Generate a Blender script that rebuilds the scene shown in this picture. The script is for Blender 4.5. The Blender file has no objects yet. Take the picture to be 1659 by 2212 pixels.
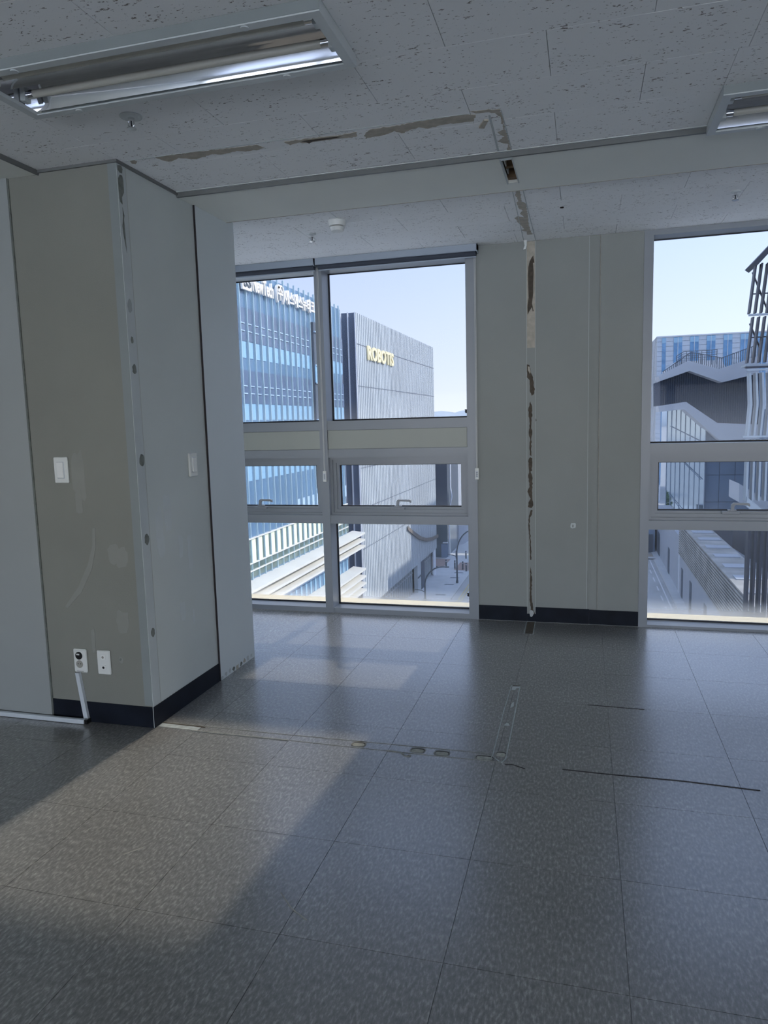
import bpy, bmesh, math, random
from mathutils import Vector, Matrix
random.seed(7)
SC = bpy.context.scene
COL = SC.collection

# ---------------------------------------------------------------- camera
CH = 1.376                                  # lens height above the office floor
cam_d = bpy.data.cameras.new('camera'); cam = bpy.data.objects.new('camera', cam_d); COL.objects.link(cam)
F = Vector((-0.26672418, 0.95590897, -0.12286681)); R = Vector((0.96374632, 0.26548739, -0.02663589)); U = Vector((-0.0071581, 0.12551687, 0.99206566))
M = Matrix.Identity(4)
for i in range(3):
    M[i][0] = R[i]; M[i][1] = U[i]; M[i][2] = -F[i]
M[2][3] = CH
cam.matrix_world = M
cam_d.sensor_fit = 'HORIZONTAL'; cam_d.sensor_width = 36.0; cam_d.lens = 36.0 * 1563.5 / 1659.0
cam_d.clip_start = 0.05; cam_d.clip_end = 5000
SC.camera = cam

# ---------------------------------------------------------------- sky, sun, exposure
w = bpy.data.worlds.new('sky'); SC.world = w; w.use_nodes = True
nt = w.node_tree; nt.nodes.clear()
tc = nt.nodes.new('ShaderNodeTexCoord'); sx = nt.nodes.new('ShaderNodeSeparateXYZ')
rp = nt.nodes.new('ShaderNodeValToRGB'); bg = nt.nodes.new('ShaderNodeBackground'); ow = nt.nodes.new('ShaderNodeOutputWorld')
nt.links.new(tc.outputs['Generated'], sx.inputs[0]); nt.links.new(sx.outputs['Z'], rp.inputs[0])
nt.links.new(rp.outputs[0], bg.inputs[0]); nt.links.new(bg.outputs[0], ow.inputs[0])
cr = rp.color_ramp
cr.elements[0].position = 0.0; cr.elements[0].color = (0.88, 0.89, 0.92, 1)
cr.elements[1].position = 0.9; cr.elements[1].color = (0.42, 0.56, 0.84, 1)
e = cr.elements.new(0.07); e.color = (0.76, 0.82, 0.95, 1)
e = cr.elements.new(0.25); e.color = (0.56, 0.68, 0.95, 1)
SKY = 3.3
sm = nt.nodes.new('ShaderNodeMath'); sm.operation = 'MULTIPLY_ADD'; sm.inputs[1].default_value = 0.40*SKY; sm.inputs[2].default_value = SKY   # brighter towards the sun
nt.links.new(sx.outputs['X'], sm.inputs[0]); nt.links.new(sm.outputs[0], bg.inputs[1])
sun_d = bpy.data.lights.new('sun', 'SUN'); sun = bpy.data.objects.new('sun', sun_d); COL.objects.link(sun)
SUN = Vector((0.80, 0.035, 0.60)).normalized()
sun.rotation_euler = SUN.to_track_quat('Z', 'Y').to_euler(); sun.location = (30, 5, 40)
sun_d.energy = 9.0; sun_d.angle = math.radians(0.6); sun_d.color = (1.0, 0.93, 0.82)
# sunlight thrown back by the glass tower across the street, in through the windows
ref_d = bpy.data.lights.new('reflected_sun', 'SPOT'); ref = bpy.data.objects.new('reflected_sun', ref_d); COL.objects.link(ref)
REF = Vector((0.10, 1.42, 1.0)).normalized()
ref.rotation_euler = REF.to_track_quat('Z', 'Y').to_euler(); ref.location = Vector((-1.75, 4.9, 1.75)) + REF*60
ref_d.energy = 620000; ref_d.shadow_soft_size = 1.15; ref_d.spot_size = math.radians(1.9); ref_d.spot_blend = 0.5; ref_d.color = (1.0, 0.86, 0.66)
SC.view_settings.view_transform = 'Standard'; SC.view_settings.look = 'None'
SC.view_settings.gamma = 1.0; SC.view_settings.use_curve_mapping = False
SC.view_settings.exposure = 1.0
try:
    SC.cycles.max_bounces = 12; SC.cycles.diffuse_bounces = 6; SC.cycles.transparent_max_bounces = 24
except Exception: pass

# ---------------------------------------------------------------- materials
def mat(name, col, rough=0.6, metal=0.0, var=0.0, vscale=5.0, bump=0.0, bscale=60.0, stretch=(1, 1, 1), emit=0.0, spec=None, objvar=0.0):
    m = bpy.data.materials.new(name); m.use_nodes = True
    n = m.node_tree; b = n.nodes['Principled BSDF']
    c = (col[0], col[1], col[2], 1)
    b.inputs['Base Color'].default_value = c
    b.inputs['Roughness'].default_value = rough; b.inputs['Metallic'].default_value = metal
    if spec is not None: b.inputs['Specular IOR Level'].default_value = spec
    if emit: b.inputs['Emission Color'].default_value = c; b.inputs['Emission Strength'].default_value = emit
    if var or bump or objvar:
        t = n.nodes.new('ShaderNodeTexCoord'); mp = n.nodes.new('ShaderNodeMapping'); mp.inputs['Scale'].default_value = stretch
        g = n.nodes.new('ShaderNodeNewGeometry')
        n.links.new(g.outputs['Position'], mp.inputs[0])
    if var:
        ns = n.nodes.new('ShaderNodeTexNoise'); ns.inputs['Scale'].default_value = vscale; ns.inputs['Detail'].default_value = 5
        n.links.new(mp.outputs[0], ns.inputs['Vector'])
        rr = n.nodes.new('ShaderNodeMapRange'); rr.inputs['From Min'].default_value = 0.3; rr.inputs['From Max'].default_value = 0.7
        rr.inputs['To Min'].default_value = 1 - var; rr.inputs['To Max'].default_value = 1 + var
        n.links.new(ns.outputs[0], rr.inputs[0])
        mx = n.nodes.new('ShaderNodeVectorMath'); mx.operation = 'SCALE'; mx.inputs[0].default_value = col[:3]
        n.links.new(rr.outputs[0], mx.inputs['Scale'])
        src = mx.outputs[0]
        if objvar:
            oi = n.nodes.new('ShaderNodeObjectInfo'); r2 = n.nodes.new('ShaderNodeMapRange')
            r2.inputs['To Min'].default_value = 1 - objvar; r2.inputs['To Max'].default_value = 1 + objvar
            n.links.new(oi.outputs['Random'], r2.inputs[0])
            m2 = n.nodes.new('ShaderNodeVectorMath'); m2.operation = 'SCALE'
            n.links.new(src, m2.inputs[0]); n.links.new(r2.outputs[0], m2.inputs['Scale']); src = m2.outputs[0]
        n.links.new(src, b.inputs['Base Color'])
    if bump:
        nb = n.nodes.new('ShaderNodeTexNoise'); nb.inputs['Scale'].default_value = bscale; nb.inputs['Detail'].default_value = 4
        n.links.new(mp.outputs[0], nb.inputs['Vector'])
        bp = n.nodes.new('ShaderNodeBump'); bp.inputs['Strength'].default_value = bump; bp.inputs['Distance'].default_value = 0.01
        n.links.new(nb.outputs[0], bp.inputs['Height']); n.links.new(bp.outputs[0], b.inputs['Normal'])
    return m

M_ = {}
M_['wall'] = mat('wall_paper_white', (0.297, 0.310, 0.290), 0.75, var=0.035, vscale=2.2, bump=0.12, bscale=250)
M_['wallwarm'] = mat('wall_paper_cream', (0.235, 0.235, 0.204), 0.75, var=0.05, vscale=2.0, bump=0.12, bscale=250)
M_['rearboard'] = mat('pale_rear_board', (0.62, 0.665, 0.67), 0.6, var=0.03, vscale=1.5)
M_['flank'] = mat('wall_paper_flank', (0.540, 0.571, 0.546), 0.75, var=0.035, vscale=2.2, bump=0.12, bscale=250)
M_['board'] = mat('painted_board', (0.325, 0.345, 0.334), 0.6, var=0.03, vscale=1.5)
M_['plaster'] = mat('soffit_plaster', (0.80, 0.81, 0.745), 0.8, var=0.02, vscale=3)
M_['strip'] = mat('unpainted_strip', (0.477, 0.509, 0.501), 0.6, var=0.05, vscale=6)
M_['bead'] = mat('corner_bead_grey', (0.238, 0.262, 0.258), 0.55, var=0.04, vscale=6)
M_['putty'] = mat('putty', (0.72, 0.75, 0.72), 0.8, var=0.05, vscale=9)
M_['base'] = mat('vinyl_baseboard', (0.009, 0.012, 0.019), 0.5, var=0.3, vscale=8, spec=0.15)
M_['frame'] = mat('powder_coated_frame', (0.286, 0.306, 0.327), 0.35, var=0.02, vscale=4)
M_['cream'] = mat('cream_panel', (0.381, 0.396, 0.351), 0.5, var=0.02, vscale=4)
M_['gasket'] = mat('black_gasket', (0.008, 0.009, 0.014), 0.5)
M_['blindbox'] = mat('blind_cassette', (0.36, 0.41, 0.47), 0.5)
M_['fabric'] = mat('blind_fabric', (0.05, 0.06, 0.08), 0.8)
M_['plastic'] = mat('white_plastic', (0.72, 0.73, 0.69), 0.35)
M_['rocker'] = mat('rocker_plastic', (0.80, 0.80, 0.76), 0.3)
M_['greyplastic'] = mat('trunking_plastic', (0.60, 0.64, 0.67), 0.4, var=0.04, vscale=8)
M_['trunkside'] = M_['greyplastic']
M_['black'] = mat('black_plastic', (0.01, 0.01, 0.01), 0.35)
M_['socket'] = mat('socket_grey', (0.32, 0.31, 0.27), 0.4)
M_['chrome'] = mat('chrome', (0.75, 0.75, 0.75), 0.12, 1.0)
M_['reflector'] = mat('mirror_reflector', (0.80, 0.80, 0.82), 0.06, 1.0, bump=0.04, bscale=3)
M_['tube'] = mat('fluorescent_tube', (0.62, 0.60, 0.52), 0.25)
M_['lampframe'] = mat('lamp_frame_enamel', (0.58, 0.61, 0.60), 0.4)
M_['torn'] = mat('torn_paper_tan', (0.44, 0.40, 0.33), 0.9, var=0.15, vscale=30)
M_['torndark'] = mat('bare_board_brown', (0.085, 0.068, 0.05), 0.9, var=0.3, vscale=40)
M_['torn_shade_grey'] = mat('primer_and_shade_grey', (0.16, 0.17, 0.15), 0.85, var=0.3, vscale=40)
M_['wood'] = mat('raw_timber', (0.22, 0.14, 0.075), 0.8, var=0.4, vscale=25)
M_['cavity'] = mat('cavity_dark', (0.02, 0.012, 0.01), 0.9)
M_['glue'] = mat('glue_ridge', (0.42, 0.46, 0.46), 0.6, var=0.25, vscale=30)
M_['glued'] = mat('dirty_glue_ridge', (0.26, 0.26, 0.235), 0.7, var=0.3, vscale=30)
M_['concrete'] = mat('bare_concrete', (0.42, 0.42, 0.36), 0.9, var=0.25, vscale=60)
M_['scratch'] = mat('scratch_and_shade_mark', (0.03, 0.025, 0.025), 0.8)
M_['lightscr'] = mat('light_scratch', (0.38, 0.36, 0.32), 0.7)
M_['trim_shaded'] = mat('edge_trim_shaded', (0.16, 0.165, 0.16), 0.5)  # shade on the band's camera-facing edge put into this colour

def speckle_ceiling():
    m = mat('fissured_ceiling_board', (0.70, 0.71, 0.72), 0.9)
    n = m.node_tree; b = n.nodes['Principled BSDF']
    g = n.nodes.new('ShaderNodeNewGeometry')
    mp = n.nodes.new('ShaderNodeMapping'); mp.inputs['Scale'].default_value = (62, 135, 1)
    n.links.new(g.outputs['Position'], mp.inputs[0])
    n1 = n.nodes.new('ShaderNodeTexNoise'); n1.inputs['Scale'].default_value = 1.0; n1.inputs['Detail'].default_value = 2.5; n1.inputs['Roughness'].default_value = 0.6
    n.links.new(mp.outputs[0], n1.inputs['Vector'])
    m2 = n.nodes.new('ShaderNodeMapping'); m2.inputs['Scale'].default_value = (7, 16, 1)
    n.links.new(g.outputs['Position'], m2.inputs[0])
    n2 = n.nodes.new('ShaderNodeTexNoise'); n2.inputs['Scale'].default_value = 1.0; n2.inputs['Detail'].default_value = 2
    n.links.new(m2.outputs[0], n2.inputs['Vector'])
    ad = n.nodes.new('ShaderNodeMath'); ad.operation = 'MULTIPLY_ADD'; ad.inputs[1].default_value = 0.26
    n.links.new(n2.outputs[0], ad.inputs[0]); n.links.new(n1.outputs[0], ad.inputs[2])
    rp = n.nodes.new('ShaderNodeValToRGB'); rp.color_ramp.elements[0].position = 0.782; rp.color_ramp.elements[0].color = (0, 0, 0, 1)
    rp.color_ramp.elements[1].position = 0.812; rp.color_ramp.elements[1].color = (1, 1, 1, 1)
    n.links.new(ad.outputs[0], rp.inputs[0])
    mx = n.nodes.new('ShaderNodeMix'); mx.data_type = 'RGBA'
    mx.inputs['A'].default_value = (0.88, 0.885, 0.87, 1); mx.inputs['B'].default_value = (0.26, 0.235, 0.21, 1)
    n.links.new(rp.outputs[0], mx.inputs['Factor']); n.links.new(mx.outputs['Result'], b.inputs['Base Color'])
    bp = n.nodes.new('ShaderNodeBump'); bp.invert = True; bp.inputs['Strength'].default_value = 0.6; bp.inputs['Distance'].default_value = 0.003
    n.links.new(rp.outputs[0], bp.inputs['Height']); n.links.new(bp.outputs[0], b.inputs['Normal'])
    return m
M_['ctile'] = speckle_ceiling()

def floor_mat():
    m = mat('marbled_vinyl_tile', (0.28, 0.28, 0.28), 0.36, spec=0.5)
    n = m.node_tree; b = n.nodes['Principled BSDF']
    g = n.nodes.new('ShaderNodeNewGeometry'); oi = n.nodes.new('ShaderNodeObjectInfo')
    def noise(sc, det, scale3, rough=0.6):
        mp = n.nodes.new('ShaderNodeMapping'); mp.inputs['Scale'].default_value = scale3
        n.links.new(g.outputs['Position'], mp.inputs[0])
        t = n.nodes.new('ShaderNodeTexNoise'); t.inputs['Scale'].default_value = sc; t.inputs['Detail'].default_value = det; t.inputs['Roughness'].default_value = rough
        n.links.new(mp.outputs[0], t.inputs['Vector']); return t.outputs[0]
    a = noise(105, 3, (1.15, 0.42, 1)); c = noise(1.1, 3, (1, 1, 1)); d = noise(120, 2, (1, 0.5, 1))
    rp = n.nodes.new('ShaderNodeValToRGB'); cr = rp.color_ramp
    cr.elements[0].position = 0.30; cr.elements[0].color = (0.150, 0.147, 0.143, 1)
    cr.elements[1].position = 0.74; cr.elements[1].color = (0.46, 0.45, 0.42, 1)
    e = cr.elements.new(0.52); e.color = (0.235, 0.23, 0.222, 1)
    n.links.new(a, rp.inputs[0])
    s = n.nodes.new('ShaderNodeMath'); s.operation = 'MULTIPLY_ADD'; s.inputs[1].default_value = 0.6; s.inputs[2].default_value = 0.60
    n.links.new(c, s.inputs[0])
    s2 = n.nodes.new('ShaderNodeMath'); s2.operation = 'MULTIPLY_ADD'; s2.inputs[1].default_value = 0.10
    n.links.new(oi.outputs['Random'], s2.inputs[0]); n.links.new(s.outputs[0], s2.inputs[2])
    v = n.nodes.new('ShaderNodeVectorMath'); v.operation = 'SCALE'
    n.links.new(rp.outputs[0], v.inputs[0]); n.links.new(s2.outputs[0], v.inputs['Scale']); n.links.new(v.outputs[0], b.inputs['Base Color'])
    b.inputs['Coat Weight'].default_value = 1.0; b.inputs['Coat IOR'].default_value = 1.60; b.inputs['Coat Roughness'].default_value = 0.24
    rr = n.nodes.new('ShaderNodeMapRange'); rr.inputs['From Min'].default_value = 0.3; rr.inputs['From Max'].default_value = 0.7
    rr.inputs['To Min'].default_value = 0.24; rr.inputs['To Max'].default_value = 0.36
    b.inputs['Roughness'].default_value = 0.32
    bp = n.nodes.new('ShaderNodeBump'); bp.inputs['Strength'].default_value = 0.10; bp.inputs['Distance'].default_value = 0.004
    n.links.new(d, bp.inputs['Height']); n.links.new(bp.outputs[0], b.inputs['Normal'])
    return m
M_['floor'] = floor_mat()

def glass_mat(name, tint, z0, dust_h, dust_max, base_dust=0.02, mirror=0.004):
    m = bpy.data.materials.new(name); m.use_nodes = True; n = m.node_tree; n.nodes.clear()
    out = n.nodes.new('ShaderNodeOutputMaterial'); tr = n.nodes.new('ShaderNodeBsdfTransparent'); tr.inputs[0].default_value = (*tint, 1)
    gl = n.nodes.new('ShaderNodeBsdfGlossy'); gl.inputs['Roughness'].default_value = 0.01
    df = n.nodes.new('ShaderNodeBsdfDiffuse'); df.inputs[0].default_value = (0.8, 0.78, 0.72, 1)
    tl = n.nodes.new('ShaderNodeBsdfTranslucent'); tl.inputs[0].default_value = (0.85, 0.83, 0.78, 1)
    dm = n.nodes.new('ShaderNodeMixShader'); dm.inputs[0].default_value = 0.75
    n.links.new(df.outputs[0], dm.inputs[1]); n.links.new(tl.outputs[0], dm.inputs[2])
    m1 = n.nodes.new('ShaderNodeMixShader'); m1.inputs[0].default_value = mirror
    n.links.new(tr.outputs[0], m1.inputs[1]); n.links.new(gl.outputs[0], m1.inputs[2])
    g = n.nodes.new('ShaderNodeNewGeometry'); s = n.nodes.new('ShaderNodeSeparateXYZ'); n.links.new(g.outputs['Position'], s.inputs[0])
    r = n.nodes.new('ShaderNodeMapRange'); r.interpolation_type = 'SMOOTHSTEP'
    r.inputs['From Min'].default_value = z0; r.inputs['From Max'].default_value = z0 + dust_h
    r.inputs['To Min'].default_value = dust_max; r.inputs['To Max'].default_value = base_dust
    n.links.new(s.outputs['Z'], r.inputs[0])
    m2 = n.nodes.new('ShaderNodeMixShader'); n.links.new(r.outputs[0], m2.inputs[0]); n.links.new(m1.outputs[0], m2.inputs[1]); n.links.new(dm.outputs[0], m2.inputs[2])
    n.links.new(m2.outputs[0], out.inputs[0])
    return m
TINT = (0.408, 0.420, 0.438)
M_['glass_low'] = glass_mat('tinted_glass_dusty_foot', TINT, 0.05, 0.13, 0.20, 0.010)
M_['glass_top'] = glass_mat('tinted_glass', TINT, 1.18, 0.40, 0.05, 0.006)
M_['glass_mid'] = glass_mat('tinted_glass_sash', TINT, 0.7, 0.2, 0.02, 0.008)
M_['sillout'] = mat('outer_sill_cream', (0.80, 0.64, 0.34), 0.6)

# ---------------------------------------------------------------- helpers
LOC = {}
def link(o, parent=None):
    COL.objects.link(o)
    if parent is not None: o.parent = parent
    return o
def wl(o):
    v = Vector((0, 0, 0))
    while o is not None:
        v += o.location; o = o.parent
    return v
class MB:
    """collects shapes in world coordinates, built as one mesh"""
    def __init__(s): s.v = []; s.f = []; s.sm = []
    def add(s, vs, fs, smooth=False):
        k = len(s.v); s.v += [tuple(v) for v in vs]; s.f += [tuple(i + k for i in f) for f in fs]; s.sm += [smooth] * len(fs); return s
    def box(s, x0, x1, y0, y1, z0, z1, ch=0.0):
        if x1 < x0: x0, x1 = x1, x0
        if y1 < y0: y0, y1 = y1, y0
        if z1 < z0: z0, z1 = z1, z0
        if ch <= 0:
            return s.add([(x0,y0,z0),(x1,y0,z0),(x1,y1,z0),(x0,y1,z0),(x0,y0,z1),(x1,y0,z1),(x1,y1,z1),(x0,y1,z1)],
                         [(0,3,2,1),(4,5,6,7),(0,1,5,4),(1,2,6,5),(2,3,7,6),(3,0,4,7)])
        b = bmesh.new(); bmesh.ops.create_cube(b, size=1)
        for v in b.verts: v.co = Vector(((x0+x1)/2 + v.co.x*(x1-x0), (y0+y1)/2 + v.co.y*(y1-y0), (z0+z1)/2 + v.co.z*(z1-z0)))
        bmesh.ops.bevel(b, geom=list(b.edges), offset=ch, segments=1, affect='EDGES', profile=0.5)
        b.verts.index_update()
        s.add([v.co[:] for v in b.verts], [[v.index for v in f.verts] for f in b.faces]); b.free(); return s
    def cyl(s, p0, p1, r0, r1=None, n=12, caps=True, smooth=True):
        r1 = r0 if r1 is None else r1
        p0 = Vector(p0); p1 = Vector(p1); d = (p1 - p0).normalized()
        a = d.orthogonal().normalized(); b = d.cross(a)
        vs = []
        for p, r in ((p0, r0), (p1, r1)):
            for i in range(n):
                t = 2*math.pi*i/n; vs.append(p + a*(math.cos(t)*r) + b*(math.sin(t)*r))
        fs = [(i, (i+1) % n, n + (i+1) % n, n + i) for i in range(n)]
        s.add(vs, fs, smooth)
        if caps: s.add(vs, [tuple(range(n-1, -1, -1)), tuple(range(n, 2*n))])
        return s
    def tube(s, pts, r, n=8):
        for a, b in zip(pts[:-1], pts[1:]): s.cyl(a, b, r, n=n)
        return s
    def prism(s, poly, axis, a0, a1):
        """poly in the two other axes, extruded along axis from a0 to a1"""
        n = len(poly)
        def P(q, a):
            return {'x': (a, q[0], q[1]), 'y': (q[0], a, q[1]), 'z': (q[0], q[1], a)}[axis]
        vs = [P(q, a0) for q in poly] + [P(q, a1) for q in poly]
        fs = [tuple(range(n)), tuple(range(2*n-1, n-1, -1))] + [(i, n+i, n+(i+1) % n, (i+1) % n) for i in range(n)]
        return s.add(vs, fs)
    def mesh(s, name, off=Vector((0,0,0))):
        me = bpy.data.meshes.new(name)
        me.from_pydata([(v[0]-off[0], v[1]-off[1], v[2]-off[2]) for v in s.v], [], s.f)
        me.polygons.foreach_set('use_smooth', s.sm); me.validate(); me.update()
        b = bmesh.new(); b.from_mesh(me); bmesh.ops.recalc_face_normals(b, faces=b.faces); b.to_mesh(me); b.free()
        return me
    def build(s, name, m, parent=None, label=None):
        off = wl(parent) if parent is not None else Vector((0,0,0))
        me = s.mesh(name, off); me.materials.append(M_[m] if isinstance(m, str) else m)
        o = bpy.data.objects.new(name, me); link(o, parent)
        if label: o['label'] = label
        return o
def box(*a, **k): return MB().box(*a, **k)
def thing(name, label, cat, loc, group=None):
    o = bpy.data.objects.new(name, None); o.empty_display_size = 0.1; o.location = loc; COL.objects.link(o)
    o['label'] = label; o['category'] = cat
    if group: o['group'] = group
    return o
def tag(o, label, cat, group=None):
    o['label'] = label; o['category'] = cat
    if group: o['group'] = group
    return o
def struct(o, label=None, cat='structure'):
    o['kind'] = 'structure'
    if label: o['label'] = label; o['category'] = cat
    return o
def place(name, me, parent, loc):
    o = bpy.data.objects.new(name, me); link(o, parent); o.location = Vector(loc) - wl(parent); return o
def minus(rects, hole):
    out = []
    hx0, hx1, hy0, hy1 = hole
    for x0, x1, y0, y1 in rects:
        if hx0 >= x1 or hx1 <= x0 or hy0 >= y1 or hy1 <= y0: out.append((x0, x1, y0, y1)); continue
        a0, a1 = max(x0, hx0), min(x1, hx1)
        if x0 < a0: out.append((x0, a0, y0, y1))
        if a1 < x1: out.append((a1, x1, y0, y1))
        if y0 < hy0: out.append((a0, a1, y0, hy0))
        if hy1 < y1: out.append((a0, a1, hy1, y1))
    return [r for r in out if r[1]-r[0] > 0.004 and r[3]-r[2] > 0.004]

# ================================================================ THE SHELL
H = 2.503; HS = 2.486; D = 4.897; YC = 2.798; XC = -1.914; YN = 3.283; YF = 3.762
ROOM_X0, ROOM_X1, ROOM_Y0 = -5.5, 9.0, -6.5
LIGHTS = [(-1.875, -0.690, 1.965, 2.292), (0.455, 1.640, 2.895, 3.272)]

# floor: slab with single vinyl tiles laid on it
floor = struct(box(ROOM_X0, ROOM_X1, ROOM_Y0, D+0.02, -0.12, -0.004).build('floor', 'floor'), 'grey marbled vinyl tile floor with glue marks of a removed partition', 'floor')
TX, TY = 0.4525, 0.4525; tiles = {}
for i in range(-8, 9):
    for j in range(-9, 4):
        x0 = 0.113 + TX*i; y1 = 3.475 + TY*j; y0 = y1 - TY; x1 = x0 + TX
        if x1 > 3.4 or x0 < -3.4 or y0 < -0.5: continue
        cy1 = min(y1, D - 0.012)
        if x1 <= XC and y0 > YC: continue
        rs = minus([(x0, x1, y0, cy1)], (-9, XC + 0.002, YC - 0.002, 9))
        if not rs: continue
        key = (len(rs) == 1 and abs(rs[0][3]-rs[0][2]-TY) < 1e-4 and abs(rs[0][1]-rs[0][0]-TX) < 1e-4)
        g = 0.0008
        if key:
            if 'm' not in tiles:
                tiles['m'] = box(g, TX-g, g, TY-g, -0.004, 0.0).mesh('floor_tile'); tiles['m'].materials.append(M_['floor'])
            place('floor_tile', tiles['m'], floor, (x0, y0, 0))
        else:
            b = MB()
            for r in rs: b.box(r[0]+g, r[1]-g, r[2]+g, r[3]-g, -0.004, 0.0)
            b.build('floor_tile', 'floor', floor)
# last row at the window wall
for i in range(-8, 9):
    x0 = 0.113 + TX*i
    if x0 < -3.4 or x0+TX > 3.4: continue
    b = box(x0+0.0005, x0+TX-0.0005, 3.475+TY*3+0.0009, D-0.004, -0.004, 0.0)
    if 3.475+TY*3 < D-0.02 and x0 >= XC: b.build('floor_tile', 'floor', floor)

# traces of the partition on the floor
def ridge(pts, wdt, m, name='glue_line', h=0.0016):
    b = MB()
    for (x0, y0), (x1, y1) in zip(pts[:-1], pts[1:]):
        d = Vector((x1-x0, y1-y0, 0)); n = Vector((-d.y, d.x, 0)).normalized()*wdt/2
        if d.length < 1e-5: continue
        p = [Vector((x0, y0, 0))+n, Vector((x1, y1, 0))+n, Vector((x1, y1, 0))-n, Vector((x0, y0, 0))-n]
        b.prism([(q.x, q.y) for q in p], 'z', -0.0005, h)
    return b.build(name, m, floor)
ridge([(-1.912, 2.863), (-1.30, 2.858), (-0.95, 2.861), (-0.37, 2.863)], 0.0028, 'glued')
ridge([(-1.912, 2.812), (-1.30, 2.806), (-0.69, 2.795), (-0.30, 2.797)], 0.0026, 'glued')
ridge([(-1.72, 2.806), (-1.25, 2.803)], 0.007, 'glued', 'glue_bead', 0.003)
ridge([(-1.905, 2.858), (-1.68, 2.850)], 0.006, 'torndark', 'glue_bead', 0.002)
ridge([(-0.80, 2.800), (-0.735, 2.795), (-0.712, 2.770), (-0.690, 2.765), (-0.688, 2.776), (-0.700, 2.778)], 0.005, 'glued', 'glue_bead', 0.003)
ridge([(-0.358, 3.66), (-0.362, 3.30), (-0.357, 2.855), (-0.36, 2.83)], 0.0035, 'glue')
ridge([(-0.315, 3.66), (-0.308, 3.31), (-0.302, 2.83), (-0.315, 2.79)], 0.0045, 'glue')
ridge([(-0.352, 2.835), (-0.325, 2.80), (-0.310, 2.796)], 0.004, 'glue')
ridge([(-0.374, 4.88), (-0.370, 4.60)], 0.005, 'glue')
ridge([(-0.316, 4.88), (-0.312, 4.60)], 0.004, 'glue')
ridge([(-1.905, 2.836), (-1.70, 2.830)], 0.035, 'glue', 'glue_smear', 0.0008)
ridge([(-0.076, 2.786), (0.09, 2.783), (0.366, 2.788), (0.629, 2.773)], 0.006, 'scratch', 'scratch')
ridge([(0.02, 3.475), (0.28, 3.470)], 0.004, 'scratch', 'scratch')
ridge([(-0.30, 2.780), (-0.27, 2.785), (-0.22, 2.76)], 0.0035, 'scratch', 'scratch')
ridge([(-0.86, 1.83), (-0.80, 1.77), (-0.74, 1.735)], 0.003, 'lightscr', 'scratch')
ridge([(-1.40, 1.94), (-1.44, 1.89)], 0.004, 'lightscr', 'scratch')
def hole_oval(cx, cy, rx, ry):
    n = 20; ring = MB(); o = []; i_ = []
    for k in range(n):
        t = 2*math.pi*k/n; c, s_ = math.cos(t), math.sin(t)
        c = math.copysign(abs(c)**0.6, c); s_ = math.copysign(abs(s_)**0.6, s_)
        o.append((cx+rx*c, cy+ry*s_)); i_.append((cx+(rx-0.006)*c, cy+(ry-0.005)*s_))
    vs = [(p[0], p[1], 0.0001) for p in o] + [(p[0]*0.35+q[0]*0.65, p[1]*0.35+q[1]*0.65, 0.0022) for p, q in zip(i_, o)] + [(p[0], p[1], 0.0003) for p in i_]
    fs = [(k, (k+1) % n, n+(k+1) % n, n+k) for k in range(n)] + [(n+k, n+(k+1) % n, 2*n+(k+1) % n, 2*n+k) for k in range(n)]
    ring.add(vs, fs, True); r = ring.build('bolt_hole_rim', 'glued', floor)
    MB().prism(i_, 'z', 0.0002, 0.0004).build('bolt_hole_shadow', 'scratch', floor)  # dark disc under the shifted bottom leaves a painted shadow crescent
    MB().prism([(cx+(a-cx)*0.93, cy+(b-cy)*0.80-0.004) for a, b in i_], 'z', 0.0004, 0.0006).build('hole_bottom', 'concrete', floor)
for a in [(-0.931, 2.832, 0.034, 0.024), (-0.669, 2.829, 0.034, 0.024), (-0.565, 2.825, 0.035, 0.024), (-0.387, 2.821, 0.042, 0.025), (-0.325, 2.866, 0.026, 0.026)]:
    hole_oval(*a)
MB().prism([(-0.352, 3.655), (-0.315, 3.665), (-0.312, 3.635), (-0.330, 3.63), (-0.335, 3.60), (-0.352, 3.60)], 'z', -0.0003, 0.0012).build('adhesive_blob', 'strip', floor)
MB().prism([(-0.335, 3.36), (-0.322, 3.39), (-0.325, 3.44), (-0.332, 3.43), (-0.336, 3.40)], 'z', -0.0003, 0.0012).build('adhesive_blob', 'strip', floor)
MB().prism([(-0.345, 3.155), (-0.318, 3.155), (-0.325, 3.18), (-0.335, 3.185)], 'z', -0.0003, 0.0012).build('adhesive_blob', 'strip', floor)
MB().prism([(-0.352, 3.663), (-0.313, 3.667), (-0.313, 3.655), (-0.352, 3.65)], 'z', -0.0002, 0.0016).build('floor_cut', 'torndark', floor)
MB().prism([(-0.368, 4.89), (-0.320, 4.89), (-0.316, 4.61), (-0.362, 4.61)], 'z', -0.0003, 0.0006).build('floor_cut', 'torndark', floor)

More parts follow.
